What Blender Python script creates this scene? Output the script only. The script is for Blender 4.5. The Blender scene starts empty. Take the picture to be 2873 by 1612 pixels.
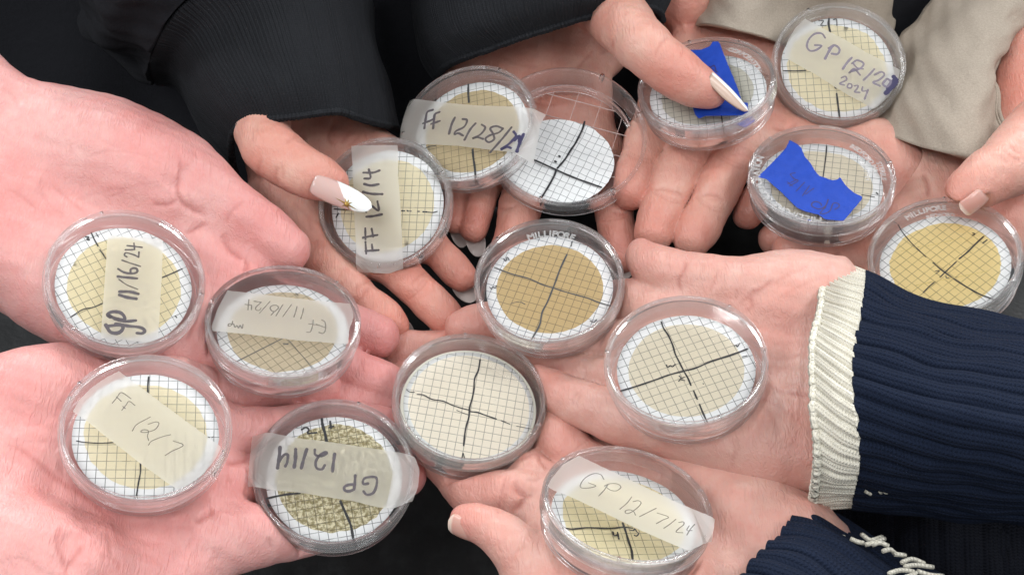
import bpy, bmesh, math, random
import numpy as np
from mathutils import Vector, Matrix
random.seed(7)
rng = np.random.default_rng(7)
MM = 0.001
PI = math.pi
SC = bpy.context.scene
COL = SC.collection

# ------------------------------------------------------------------ camera, world, lamps, exposure
TILT = math.radians(36.0)      # optical axis, measured from straight down
CAMH = 560.0                   # mm above the bench top
F, CX, CY = 4200.0, 1436.5, 806.0   # photograph's pinhole numbers (2873 x 1612)
cam = bpy.data.cameras.new('camera')
cam.sensor_width = 36.0
cam.lens = 36.0 * F / 2873.0
cam.clip_start = 0.02
cam.clip_end = 60.0
camo = bpy.data.objects.new('camera', cam)
COL.objects.link(camo)
camo.location = (0, 0, CAMH * MM)
camo.rotation_euler = (TILT, 0, 0)
SC.camera = camo

world = bpy.data.worlds.new('World')
SC.world = world
world.use_nodes = True
world.node_tree.nodes['Background'].inputs[0].default_value = (0.94, 0.97, 1.0, 1)
world.node_tree.nodes['Background'].inputs[1].default_value = 0.42

def area(name, loc, target, sx, sy, power, colr=(0.985, 0.99, 1.0)):
    l = bpy.data.lights.new(name, 'AREA')
    l.shape = 'RECTANGLE'; l.size = sx; l.size_y = sy; l.energy = power; l.color = colr
    o = bpy.data.objects.new(name, l); COL.objects.link(o)
    o.location = loc
    o.rotation_euler = (Vector(target) - Vector(loc)).to_track_quat('-Z', 'Y').to_euler()
    return o
TG = (0, 0.33, 0.1)
area('ceiling_lamp', (-1.90, 0.60, 2.1), TG, 0.6, 1.2, 17)
area('ceiling_lamp', (1.75, 0.80, 2.1), TG, 0.6, 1.2, 17)
area('ceiling_lamp', (-1.10, 3.90, 2.3), TG, 0.6, 1.2, 56)
area('ceiling_lamp', (1.60, 3.60, 2.3), TG, 0.6, 1.2, 46)
area('ceiling_lamp', (0.95, -0.60, 2.1), TG, 0.6, 0.5, 7)
area('ceiling_lamp', (-0.60, -0.70, 2.1), TG, 0.6, 0.5, 8)
area('ceiling_lamp', (0.055, 2.12, 2.1), TG, 0.045, 0.035, 0.16)  # tiny lamp added to put the bright reflected patch on the white dish's lid

SC.view_settings.view_transform = 'Standard'
SC.view_settings.look = 'None'
SC.view_settings.exposure = 0.62
SC.view_settings.gamma = 1.0
SC.view_settings.use_curve_mapping = False
SC.cycles.max_bounces = 14
SC.cycles.transmission_bounces = 10
SC.cycles.transparent_max_bounces = 16
SC.cycles.sample_clamp_indirect = 6.0

# ------------------------------------------------------------------ geometry of the view (mm, z up)
Rm = np.array([[1, 0, 0], [0, -math.cos(TILT), math.sin(TILT)], [0, -math.sin(TILT), -math.cos(TILT)]])
C0 = np.array([0, 0, CAMH])
def rays(p):
    p = np.asarray(p, float)
    d = np.stack([(p[..., 0] - CX) / F, (p[..., 1] - CY) / F, np.ones(p.shape[:-1])], -1)
    return d @ Rm.T
def P(x, y, h):
    d = rays((x, y)); return C0 + d * ((h - CAMH) / d[2])
def on_plane(pts, o, n):
    d = rays(pts); o = np.asarray(o, float); n = np.asarray(n, float)
    t = ((o - C0) @ n) / (d @ n)
    return C0 + d * t[:, None]
def project(W):
    c = (np.asarray(W) - C0) @ Rm
    return np.stack([c[:, 0] / c[:, 2] * F + CX, c[:, 1] / c[:, 2] * F + CY], 1), c[:, 2]

CROP = {'Z1': (1200, 900, .4926), 'Z2': (600, 300, .5536), 'Z3': (1500, 400, .3494), 'Z4': (0, 900, .4926),
        'Z5': (1650, 600, .5536), 'Z6': (2300, 0, .4844), 'A1': (0, 0, .5578), 'A2': (900, 0, .5578),
        'A3': (1700, 0, .5578), 'A4': (0, 806, .5578), 'A5': (900, 806, .5578), 'A6': (1700, 806, .5578),
        'S': (0, 0, 1), 'D': (0, 0, 1.1157)}
def Q(c, pts):
    x0, y0, s = CROP[c]
    return [(x0 + p[0] * s, y0 + p[1] * s) + tuple(p[2:]) for p in pts]

# ------------------------------------------------------------------ object helpers
def mat_slots(me, mats):
    for m in (mats if isinstance(mats, (list, tuple)) else [mats]):
        me.materials.append(m)
def mesh_obj(name, V, Fc, mats, parent=None, smooth=True, uv=None, midx=None):
    """V in world mm (or parent's local mm when parent has a pose)"""
    me = bpy.data.meshes.new(name)
    V = np.asarray(V, float) * MM
    me.from_pydata([tuple(v) for v in V], [], [tuple(int(i) for i in f) for f in Fc])
    mat_slots(me, mats)
    if smooth:
        me.polygons.foreach_set('use_smooth', [True] * len(me.polygons))
    if midx is not None:
        me.polygons.foreach_set('material_index', midx)
    if uv is not None:
        l = me.uv_layers.new(name='UVMap')
        li = np.zeros(len(me.loops), dtype=np.int32); me.loops.foreach_get('vertex_index', li)
        l.data.foreach_set('uv', np.asarray(uv, np.float32)[li].ravel())
    me.update()
    o = bpy.data.objects.new(name, me)
    COL.objects.link(o)
    if parent is not None:
        o.parent = parent
    return o
def empty(name, loc=(0, 0, 0), label=None, cat=None, group=None):
    o = bpy.data.objects.new(name, None); COL.objects.link(o)
    o.empty_display_size = 0.01
    o.location = Vector(loc) * MM
    if label: o['label'] = label
    if cat: o['category'] = cat
    if group: o['group'] = group
    return o
def attr(o, name, vals):
    a = o.data.attributes.new(name, 'FLOAT', 'POINT')
    a.data.foreach_set('value', np.asarray(vals, np.float32))

def catmull(pts, step_n):
    p = np.asarray(pts, float)
    if len(p) < 2: return p
    p = np.vstack([2 * p[0] - p[1], p, 2 * p[-1] - p[-2]])
    out = []
    for i in range(1, len(p) - 2):
        t = np.linspace(0, 1, step_n, endpoint=False)[:, None]
        a, b, c, d = p[i - 1], p[i], p[i + 1], p[i + 2]
        out.append(.5 * (2 * b + (c - a) * t + (2 * a - 5 * b + 4 * c - d) * t * t + (3 * b - a - 3 * c + d) * t ** 3))
    out.append(p[-2][None])
    return np.vstack(out)
def resample(p, n):
    p = np.asarray(p, float)
    s = np.r_[0, np.cumsum(np.linalg.norm(np.diff(p[:, :2], axis=0), axis=1))]
    u = np.linspace(0, s[-1], n)
    return np.stack([np.interp(u, s, p[:, k]) for k in range(p.shape[1])], 1)

# ------------------------------------------------------------------ materials
class NT:
    def __init__(s, name):
        s.m = bpy.data.materials.new(name); s.m.use_nodes = True
        s.t = s.m.node_tree; s.n = s.t.nodes; s.l = s.t.links
        s.n.clear(); s.out = s.n.new('ShaderNodeOutputMaterial')
    def node(s, typ, _in=None, **kw):
        n = s.n.new('ShaderNode' + typ)
        for k, v in kw.items(): setattr(n, k, v)
        for k, v in (_in or {}).items(): s.set(n.inputs[k], v)
        return n
    def set(s, inp, v):
        if isinstance(v, bpy.types.NodeSocket): s.l.new(v, inp)
        elif isinstance(v, bpy.types.Node): s.l.new(v.outputs[0], inp)
        elif isinstance(v, (tuple, list)) and len(v) == 3 and inp.type == 'RGBA': inp.default_value = (*v, 1)
        else: inp.default_value = v
    def math(s, op, a, b=None, c=None):
        n = s.node('Math', operation=op); s.set(n.inputs[0], a)
        if b is not None: s.set(n.inputs[1], b)
        if c is not None: s.set(n.inputs[2], c)
        return n.outputs[0]
    def mix(s, f, a, b):
        n = s.node('Mix', data_type='RGBA'); s.set(n.inputs[0], f); s.set(n.inputs[6], a); s.set(n.inputs[7], b)
        return n.outputs[2]
    def noise(s, vec, scale, detail=3, rough=.5):
        n = s.node('TexNoise'); s.set(n.inputs['Vector'], vec); n.inputs['Scale'].default_value = scale
        n.inputs['Detail'].default_value = detail; n.inputs['Roughness'].default_value = rough
        return n.outputs['Fac']
    def ramp(s, f, lo, hi):
        n = s.node('MapRange'); s.set(n.inputs[0], f); n.inputs[1].default_value = lo; n.inputs[2].default_value = hi
        return n.outputs[0]
    def obj(s): return s.node('TexCoord').outputs['Object']
    def uv(s): return s.node('TexCoord').outputs['UV']
    def princ(s, **kw):
        n = s.node('BsdfPrincipled')
        for k, v in kw.items(): s.set(n.inputs[k.replace('_', ' ')], v)
        return n
    def bump(s, h, dist, strength=1.0):
        n = s.node('Bump'); s.set(n.inputs['Height'], h); n.inputs['Distance'].default_value = dist
        n.inputs['Strength'].default_value = strength
        return n.outputs[0]
    def finish(s, sh):
        s.l.new(sh.outputs[0] if isinstance(sh, bpy.types.Node) else sh, s.out.inputs[0]); return s.m
    def attrib(s, name):
        return s.node('Attribute', attribute_name=name).outputs['Fac']

def skin_material(name, base, red, pale):
    t = NT(name); o = t.obj()
    big = t.ramp(t.noise(o, 28, 2), .35, .68)
    mid = t.ramp(t.noise(o, 140, 3, .6), .3, .75)
    fine = t.noise(o, 700, 2)
    c = t.mix(t.math('MULTIPLY', big, .75), base, pale)
    c = t.mix(t.math('MULTIPLY', mid, .42), c, red)
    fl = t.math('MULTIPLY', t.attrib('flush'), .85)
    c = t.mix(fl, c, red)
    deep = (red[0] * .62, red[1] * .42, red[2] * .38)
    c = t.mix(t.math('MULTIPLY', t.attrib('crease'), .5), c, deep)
    c = t.mix(t.math('MULTIPLY', t.ramp(fine, .35, .75), .10), c, pale)
    hs = []
    for (rot, sc, st) in ((.5, 300, .18), (-.7, 360, .16), (1.9, 240, .22)):
        mp = t.node('Mapping'); t.set(mp.inputs['Vector'], o); mp.inputs['Rotation'].default_value = (0, 0, rot); mp.inputs['Scale'].default_value = (1, st, 1)
        n_ = t.noise(mp.outputs[0], sc, 2, .6)
        hs.append(t.math('ABSOLUTE', t.math('SUBTRACT', n_, .5)))
    h = t.math('MULTIPLY', t.math('MINIMUM', t.math('MINIMUM', hs[0], hs[1]), hs[2]), 6.5)
    h = t.math('MINIMUM', h, .42)
    h = t.math('ADD', h, t.math('MULTIPLY', t.noise(o, 150, 4), 1.3))
    h = t.math('ADD', h, t.math('MULTIPLY', t.noise(o, 700, 3, .6), .5))
    p = t.princ(Base_Color=c, Roughness=.42, Subsurface_Weight=.30, Subsurface_Scale=.0016,
                Subsurface_Radius=(1.0, .35, .2), Specular_IOR_Level=.42, Normal=t.bump(h, .00032, .8))
    return t.finish(p)

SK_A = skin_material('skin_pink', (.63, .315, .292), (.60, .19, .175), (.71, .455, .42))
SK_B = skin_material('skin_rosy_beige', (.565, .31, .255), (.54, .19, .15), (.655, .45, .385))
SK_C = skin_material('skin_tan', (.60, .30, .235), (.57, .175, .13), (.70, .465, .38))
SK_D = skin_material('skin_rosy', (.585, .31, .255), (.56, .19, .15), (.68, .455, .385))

def glass_material(name, rough=.02, tint=(.995, .995, .995), ior=1.5, clear=.82, edge=.68):
    t = NT(name)
    g = t.node('BsdfGlass', {'Color': tint, 'Roughness': rough, 'IOR': ior})
    tr = t.node('BsdfTransparent', {'Color': tint})
    gl = t.node('BsdfGlossy', {'Color': (1, 1, 1), 'Roughness': .045})
    m = t.node('MixShader', {0: clear}); t.l.new(g.outputs[0], m.inputs[1]); t.l.new(tr.outputs[0], m.inputs[2])
    lw = t.node('LayerWeight', {'Blend': .28})
    df = t.node('BsdfDiffuse', {'Color': (.95, .93, .93)}); tl = t.node('BsdfTranslucent', {'Color': (.95, .93, .93)})
    dm = t.node('MixShader', {0: .5}); t.l.new(df.outputs[0], dm.inputs[1]); t.l.new(tl.outputs[0], dm.inputs[2])
    mm = t.node('MixShader', {0: .05}); t.l.new(m.outputs[0], mm.inputs[1]); t.l.new(dm.outputs[0], mm.inputs[2])
    m2 = t.node('MixShader'); t.set(m2.inputs[0], t.math('MULTIPLY', lw.outputs['Fresnel'], edge))
    t.l.new(mm.outputs[0], m2.inputs[1]); t.l.new(gl.outputs[0], m2.inputs[2])
    return t.finish(m2)
def sheet_material(name, gloss=.05, scratch=True):
    """thin clear polystyrene sheet"""
    t = NT(name)
    tr = t.node('BsdfTransparent', {'Color': (.985, .985, .98)})
    gl = t.node('BsdfGlossy', {'Color': (1, 1, 1), 'Roughness': .06})
    fr = t.node('Fresnel', {'IOR': 1.5})
    o = t.obj()
    h = t.noise(o, 60, 3)
    b = t.bump(h, .00012, .5); t.set(gl.inputs['Normal'], b)
    m = t.node('MixShader'); t.set(m.inputs[0], fr.outputs[0])
    t.l.new(tr.outputs[0], m.inputs[1]); t.l.new(gl.outputs[0], m.inputs[2])
    return t.finish(m)
M_RIM = glass_material('clear_polystyrene')
M_SHEET = sheet_material('clear_polystyrene_sheet')
M_EMBX = glass_material('embossed_polystyrene', .12, (.98, .98, .97), 1.5, .25, .9)

def emb():
    t = NT('embossed_polystyrene_letters')
    p = t.princ(Base_Color=(.74, .74, .73), Roughness=.15, Coat_Weight=.6)
    tr = t.node('BsdfTransparent', {'Color': (.99, .99, .99)})
    lw = t.node('LayerWeight', {'Blend': .45})
    m = t.node('MixShader'); t.set(m.inputs[0], t.math('ADD', .42, t.math('MULTIPLY', lw.outputs['Facing'], .5)))
    t.l.new(tr.outputs[0], m.inputs[1]); t.l.new(p.outputs[0], m.inputs[2]); return t.finish(m)
M_EMB = emb()
def tape_material(name, col, alpha, trans_rough=.34, blue=False):
    t = NT(name); o = t.obj()
    n = t.ramp(t.noise(o, 260, 4, .6), .3, .7)
    d = t.node('BsdfDiffuse'); t.set(d.inputs['Color'], t.mix(t.math('MULTIPLY', n, .35), col, tuple(c * .86 for c in col)))
    tl = t.node('BsdfTranslucent', {'Color': col})
    dm = t.node('MixShader', {0: .45}); t.l.new(d.outputs[0], dm.inputs[1]); t.l.new(tl.outputs[0], dm.inputs[2])
    rf = t.node('BsdfRefraction', {'Color': (1, 1, 1), 'Roughness': trans_rough, 'IOR': 1.12})
    tp = t.node('BsdfTransparent', {'Color': (1, 1, 1)})
    rm = t.node('MixShader', {0: .16}); t.l.new(rf.outputs[0], rm.inputs[1]); t.l.new(tp.outputs[0], rm.inputs[2])
    m = t.node('MixShader', {0: alpha}); t.l.new(rm.outputs[0], m.inputs[1]); t.l.new(dm.outputs[0], m.inputs[2])
    gl = t.node('BsdfGlossy', {'Color': (1, 1, 1), 'Roughness': .42})
    m2 = t.node('MixShader', {0: .05}); t.l.new(m.outputs[0], m2.inputs[1]); t.l.new(gl.outputs[0], m2.inputs[2])
    return t.finish(m2)
M_TAPE = tape_material('frosted_tape', (.86, .83, .75), .13, .5)
def simple(name, col, rough=.5, spec=.5, noise=0, nscale=300, bump=0, bscale=500, coat=0, metal=0):
    t = NT(name); o = t.obj()
    c = col
    if noise: c = t.mix(t.math('MULTIPLY', t.ramp(t.noise(o, nscale, 4), .3, .7), noise), col, tuple(x * .6 for x in col))
    kw = dict(Base_Color=c, Roughness=rough, Specular_IOR_Level=spec, Coat_Weight=coat, Metallic=metal)
    if bump: kw['Normal'] = t.bump(t.noise(o, bscale, 4), bump)
    return t.finish(t.princ(**kw))
M_GRID = simple('moulded_polystyrene', (.66, .52, .49), .2)
M_BLUE = simple('blue_masking_tape', (.011, .056, .40), .6, .3, .3, 200, .0018, 110)
M_INK = simple('black_marker_ink', (.018, .018, .022), .5)
M_INKT = simple('dried_marker_ink', (.075, .062, .072), .55, .5, .5, 500)
M_INKP = simple('violet_marker_ink', (.21, .18, .24), .55, .5, .5, 500)
M_INKN = simple('navy_marker_ink', (.03, .025, .085), .5, .5, .4, 600)
M_INKS = simple('slate_marker_ink', (.10, .105, .115), .5, .5, .4, 600)
M_PEN = simple('ballpoint_ink', (.13, .12, .11), .5)
M_INKB = simple('ink_on_blue_tape', (.03, .02, .09), .5)
M_STREAK = glass_material('pale_glint_streak', .2, (.99, .97, .80), 1.4, .55, .5)  # pale colour for glints painted on the lid

def filter_material(name, ang, off, sed=None, sed2=None, line=(.05, .055, .06), mottle=.25, mscale=900, paper=(.86, .87, .885), warp=.0):
    """47 mm gridded membrane: 3.1 mm squares ruled in local x, y (object coordinates in metres)"""
    t = NT(name); o = t.obj()
    if warp:
        nz = t.node('TexNoise'); t.set(nz.inputs['Vector'], o); nz.inputs['Scale'].default_value = 90; nz.inputs['Detail'].default_value = 1
        va = t.node('VectorMath', operation='SUBTRACT'); t.set(va.inputs[0], nz.outputs['Color']); va.inputs[1].default_value = (.5, .5, .5)
        vs = t.node('VectorMath', operation='SCALE'); t.set(vs.inputs[0], va.outputs[0]); vs.inputs['Scale'].default_value = warp
        vv = t.node('VectorMath', operation='ADD'); t.set(vv.inputs[0], o); t.set(vv.inputs[1], vs.outputs[0]); og = vv.outputs[0]
    else: og = o
    mp = t.node('Mapping', vector_type='TEXTURE'); t.set(mp.inputs['Vector'], og)
    mp.inputs['Location'].default_value = (off[0] * MM, off[1] * MM, 0); mp.inputs['Rotation'].default_value = (0, 0, ang)
    sp = t.node('SeparateXYZ'); t.set(sp.inputs[0], mp.outputs[0])
    g = []
    for k in (0, 1):
        a = t.math('MULTIPLY', sp.outputs[k], 1 / (3.08 * MM))
        fr = t.math('FRACT', t.math('ADD', a, .5))
        dd = t.math('ABSOLUTE', t.math('SUBTRACT', fr, .5))
        g.append(t.math('SUBTRACT', 1.0, t.ramp(dd, .030, .052)))
    gl = t.math('MAXIMUM', g[0], g[1])
    gl = t.math('MULTIPLY', gl, t.ramp(t.noise(o, 220, 3), .15, .5))
    if sed is None:
        base = t.mix(t.math('MULTIPLY', t.ramp(t.noise(o, 160, 4), .45, .7), .10), paper, tuple(c * .8 for c in paper)); lc = line
    else:
        n = t.ramp(t.noise(o, mscale, 5, .65), .30 + .12 * (mottle > .9), .72 - .16 * (mottle > .9)); n2 = t.ramp(t.noise(o, 90, 3), .3, .7)
        base = t.mix(t.math('MULTIPLY', n, mottle), sed, sed2); base = t.mix(t.math('MULTIPLY', n2, .22), base, sed2)
        lc = tuple(.28 * a + .12 * b for a, b in zip(sed2, line))
    sp_ = t.ramp(t.noise(o, 1500, 2), .70, .76)
    base = t.mix(t.math('MULTIPLY', sp_, .55), base, tuple(q * .35 for q in (sed2 or paper)))
    c = t.mix(t.math('MULTIPLY', gl, .78), base, lc)
    kw = dict(Base_Color=c, Roughness=.75, Specular_IOR_Level=.3)
    if sed is not None: kw['Normal'] = t.bump(t.noise(o, mscale, 4), .00025, .6 + mottle)
    return t.finish(t.princ(**kw))

# ------------------------------------------------------------------ revolve, ribbon, tape
def revolve(profile, n=128, closed=True):
    p = np.asarray(profile, float); k = len(p)
    a = np.linspace(0, 2 * PI, n, endpoint=False)
    V = np.stack([np.outer(np.cos(a), p[:, 0]), np.outer(np.sin(a), p[:, 0]), np.tile(p[:, 1], (n, 1))], -1).reshape(-1, 3)
    Fc = []
    for i in range(n):
        j = (i + 1) % n
        for q in range(k if closed else k - 1):
            r = (q + 1) % k
            Fc.append((i * k + q, j * k + q, j * k + r, i * k + r))
    return V, Fc
def merge(*parts):
    V = []; Fc = []; n = 0
    for v, f in parts:
        V.append(np.asarray(v)); Fc += [tuple(i + n for i in q) for q in f]; n += len(v)
    return np.vstack(V), Fc
def disc(r, z, n=128, edge=None, cx=0, cy=0, rings=(1.0, .8, .4)):
    a = np.linspace(0, 2 * PI, n, endpoint=False)
    e = np.ones(n) if edge is None else edge
    V = []; Fc = []
    for k, s in enumerate(rings):
        rr = r * s * (e if k == 0 else 1 + (e - 1) * s * .5)
        V.append(np.stack([cx + rr * np.cos(a), cy + rr * np.sin(a), np.full(n, z)], 1))
    V.append(np.array([[cx, cy, z]])); V = np.vstack(V); m = len(rings)
    for i in range(n):
        j = (i + 1) % n
        for k in range(m - 1): Fc.append((k * n + i, k * n + j, (k + 1) * n + j, (k + 1) * n + i))
        Fc.append(((m - 1) * n + i, (m - 1) * n + j, m * n))
    return V, Fc
def ribbon(pts, w, z, thick=.03, wob=.10):
    """pen stroke in local mm: flat line with round ends and slightly uneven width"""
    c = catmull(pts, 8)
    if len(c) < 2: c = np.array([c[0], c[0] + .01])
    c = resample(c, max(6, int(np.linalg.norm(np.diff(c, axis=0), axis=1).sum() / .35)))
    d = np.gradient(c, axis=0); L = np.linalg.norm(d, axis=1, keepdims=True); L[L < 1e-6] = 1e-6; d /= L
    nrm = np.stack([-d[:, 1], d[:, 0]], 1)
    hw = w * .41 * (1 + wob * np.sin(np.linspace(0, 5 + len(c) * .25, len(c)) + rng.uniform(0, 6)) + rng.normal(0, .04, len(c)))
    Lp = c + nrm * hw[:, None]; Rp = c - nrm * hw[:, None]
    n = len(c)
    V = np.vstack([np.c_[Lp, np.full(n, z)], np.c_[Rp, np.full(n, z)]])
    Fc = [(i, n + i, n + i + 1, i + 1) for i in range(n - 1)]
    for k, s in ((0, -1), (n - 1, 1)):
        a0 = math.atan2(nrm[k, 1], nrm[k, 0]); base = len(V)
        ang = [a0 - s * PI * q / 6 for q in range(1, 6)]
        V = np.vstack([V, np.array([[c[k, 0] + hw[k] * math.cos(a), c[k, 1] + hw[k] * math.sin(a), z] for a in ang])])
        loop = [k] + list(range(base, base + 5)) + [n + k]
        Fc.append(tuple(loop if s > 0 else loop[::-1]))
    V[:, 2] += np.where(np.arange(len(V)) >= 0, rng.uniform(0, .004), 0)
    return V, Fc

def fillet(p, r=.16, n=3):
    p = np.asarray(p, float); out = []
    for i in range(len(p)):
        a, b, c = p[i - 1], p[i], p[(i + 1) % len(p)]
        u = a - b; v = c - b; lu, lv = np.linalg.norm(u), np.linalg.norm(v); q = min(r, lu * .4, lv * .4)
        s0 = b + u / lu * q; s1 = b + v / lv * q
        for k in range(n + 1):
            t = k / n; out.append((1 - t) ** 2 * s0 + 2 * t * (1 - t) * b + t * t * s1)
    return np.array(out)
# ------------------------------------------------------------------ petri dishes
LIDRING = fillet([(26.85, .2), (27.55, .2), (27.75, .9), (27.6, 1.3), (27.75, 5.5), (27.5, 6.3), (26.85, 6.45), (26.75, 5.9), (26.5, 5.9), (26.35, 6.35), (25.7, 6.3), (25.55, 5.75), (25.55, 5.1), (26.7, 4.9), (26.85, 4.4)], .38, 5)
BASERING = fillet([(24.7, -3.7), (25.3, -3.9), (26.0, -3.7), (26.35, -3.0), (26.3, -1.9), (26.45, -1.2), (26.5, 4.0), (26.2, 4.45), (25.8, 4.4), (25.55, .3), (25.3, -.6), (24.95, -1.0), (24.7, -2.4)], .38, 5)
class Frame:
    def __init__(s, o, n, k=1.0):
        s.o = np.asarray(o, float); n = np.asarray(n, float); s.n = n / np.linalg.norm(n); s.k = k
        x = np.array([1., 0, 0]); x -= s.n * (x @ s.n); s.x = x / np.linalg.norm(x); s.y = np.cross(s.n, s.x)
    def local(s, pts, z):
        w = on_plane(pts, s.o + s.n * z * s.k, s.n) - s.o
        return np.stack([w @ s.x, w @ s.y], 1) / s.k
DISHES = {}
GRP = 'clear petri dishes held in the hands'
def dish(key, crop, pose, k, label, grid, sed, tape=None, text=(), marks=(), ink=M_INK, tink=M_INKT, sedr=19.6,
         edge_n=.012, mottle=.3, mscale=900, foff=(0, 0), emboss=None, tapemat=None, line=(.05, .055, .06), turn=0, lid_shift=(0, 0), paper=(.88, .89, .90), warp=0., over=False, drop=3.2, pad=False, streaks=(), notches=(20, 140, 262)):
    """pose: filter centre and normal in world mm as fitted; k slides it along the sight line with matching size"""
    CROP[key] = crop
    o = C0 + (np.array(pose[0]) - C0) * k
    fr = Frame(o, pose[1], k); DISHES[key] = fr
    e = empty('petri_dish', o, label, 'petri dish', GRP)
    M = Matrix((tuple(fr.x), tuple(fr.y), tuple(fr.n))).transposed().to_4x4()
    e.matrix_world = Matrix.Translation(Vector(o) * MM) @ M @ Matrix.Scale(k, 4)
    L = lambda pts, z: fr.local(np.array(Q(key, pts))[:, :2], z)
    # base cup
    fr.drop = drop
    br = BASERING.copy(); br[br[:, 1] < -.8, 1] -= drop
    V1, F1 = revolve(br); V2, F2 = disc(24.95, -.75 - drop)
    V, Fc = merge((V1, F1), (V2, F2))
    mesh_obj('base', V, Fc, [M_RIM, M_SHEET], e, midx=[0] * len(F1) + [1] * len(F2))
    if pad:
        V, Fc = revolve(fillet([(.01, -.35), (24.6, -.35), (24.7, -2.4 - drop * .5), (.01, -2.4 - drop * .5)], .3)); mesh_obj('absorbent_pad', V, Fc, simple('cream_pad', (.74, .73, .64), .8), e)
    # lid with vent nibs and gap notches in the rim
    V1, F1 = revolve(LIDRING); V2, F2 = disc(25.65, 5.45)
    nb = []
    for q in range(3):
        a = math.radians(notches[q] + turn)
        bx = []
        for (r, z) in ((25.7, 5.9), (27.5, 5.9), (27.5, 6.6), (25.7, 6.5)):
            for s in (-1, 1):
                aa = a + s * .02
                bx.append((r * math.cos(aa), r * math.sin(aa), z))
        nb.append((np.array(bx), [(0, 2, 3, 1), (2, 4, 5, 3), (4, 6, 7, 5), (6, 0, 1, 7), (0, 6, 4, 2), (1, 3, 5, 7)]))
    # raised stacking arc segments
    for q in range(3):
        a0 = math.radians(notches[q] + turn + 12); a1 = a0 + math.radians(62); ns = 26
        vv = []; ff = []
        for i in range(ns + 1):
            a = a0 + (a1 - a0) * i / ns
            for (r, z) in ((26.15, 6.1), (26.9, 6.1), (26.9, 6.72), (26.3, 6.72)):
                vv.append((r * math.cos(a), r * math.sin(a), z))
        for i in range(ns):
            for j in range(4):
                b = (j + 1) % 4; ff.append((i * 4 + j, i * 4 + 4 + j, i * 4 + 4 + b, i * 4 + b))
        ff += [(3, 2, 1, 0), (ns * 4, ns * 4 + 1, ns * 4 + 2, ns * 4 + 3)]
        nb.append((np.array(vv), ff))
    Vn, Fn = merge(*nb)
    V, Fc = merge((V1, F1), (Vn, Fn), (V2, F2))
    V = V + np.array([lid_shift[0], lid_shift[1], 0])
    lid = mesh_obj('lid', V, Fc, [M_RIM, M_SHEET], e, midx=[0] * (len(F1) + len(Fn)) + [1] * len(F2))
    # filter paper
    gp = L(grid, 0); ang = math.atan2(gp[1, 1] - gp[0, 1], gp[1, 0] - gp[0, 0])
    n = 128; a = np.linspace(0, 2 * PI, n, endpoint=False)
    ed = 1 + .002 * np.sin(9 * a + 1) + rng.normal(0, .0012, n)
    V, Fc = disc(23.5, 0, n, ed, foff[0], foff[1])
    V[:, 2] += .12 * np.sin(V[:, 0] * .13 + 1) * np.cos(V[:, 1] * .11)
    V2 = V.copy(); V2[:, 2] -= .16
    nn = len(V)
    Vf, Ff = merge((V, Fc), (V2, [f[::-1] for f in Fc]))
    Ff += [(nn + i, nn + (i + 1) % n, (i + 1) % n, i) for i in range(n)]
    fp = mesh_obj('filter_paper', Vf, Ff, filter_material('gridded_membrane_' + key, ang, gp[0], line=line, paper=paper, warp=warp), e)
    if sed is not None:
        cum = np.zeros(n)
        for q in range(1, 40): cum += rng.normal(0, 1) * np.sin(q * a + rng.uniform(0, 6)) / q ** .75
        ed = 1 + cum * edge_n
        V, Fc = disc(sedr, .0, n, ed, foff[0], foff[1], rings=(1.0, .985, .8, .4))
        V[:, 2] = .12 * np.sin(V[:, 0] * .13 + 1) * np.cos(V[:, 1] * .11) + .06
        mesh_obj('sediment', V, Fc, filter_material('sediment_' + key, ang, gp[0], sed[0], sed[1], mottle=mottle, mscale=mscale, line=line, warp=warp), fp)
    if marks:
        for p, w in marks:
            lp = L(p, .3); rb = ribbon(lp, w * .82 / k, .27)
            mesh_obj('marker_line' if np.linalg.norm(np.diff(lp, axis=0), axis=1).sum() > 7 else 'pen_mark', *rb, ink, fp, smooth=False)
    if tape:
        zt = 6.82 if over else 5.62
        V2d = L(tape, zt)
        # slightly wavy cut edge
        V2d = resample(np.vstack([V2d, V2d[:1]]), 160)[:-1]
        c = V2d.mean(0)
        V2d = V2d + rng.normal(0, .05, V2d.shape)
        nt = len(V2d)
        rr = np.linalg.norm(V2d, axis=1)
        if not over: V2d = V2d * np.minimum(1, 25.3 / rr)[:, None]; rr = np.minimum(rr, 25.3)
        zz = zt - np.clip(rr - 27.6, 0, 9) * .8
        V = np.vstack([np.c_[V2d, zz], np.c_[V2d, zz - .07]])
        tm = tapemat or M_TAPE
        bm = bmesh.new()
        vt = [bm.verts.new(tuple(v * MM)) for v in V[:nt]]; vb = [bm.verts.new(tuple(v * MM)) for v in V[nt:]]
        f1 = bm.faces.new(vt); f2 = bm.faces.new(vb[::-1])
        for i in range(nt):
            j = (i + 1) % nt; bm.faces.new((vt[j], vt[i], vb[i], vb[j]))
        bmesh.ops.triangulate(bm, faces=[f1, f2]); bmesh.ops.recalc_face_normals(bm, faces=bm.faces)
        me = bpy.data.meshes.new('tape_label'); bm.to_mesh(me); bm.free(); me.materials.append(tm)
        to = bpy.data.objects.new('tape_label', me); COL.objects.link(to); to.parent = e
        if text:
            by = {}
            for it in text:
                p, w = it[0], it[1]; m = it[2] if len(it) > 2 else tink
                by.setdefault(m.name, []).append((ribbon(L(p, zt + .05), w / k, zt + .05), m))
            for key2, lst in by.items():
                V, Fc = merge(*[x[0] for x in lst])
                rr = np.linalg.norm(V[:, :2], axis=1); V[:, 2] -= np.clip(rr - 27.6, 0, 9) * .8
                mesh_obj('handwriting', V, Fc, lst[0][1], to, smooth=False)
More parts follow.
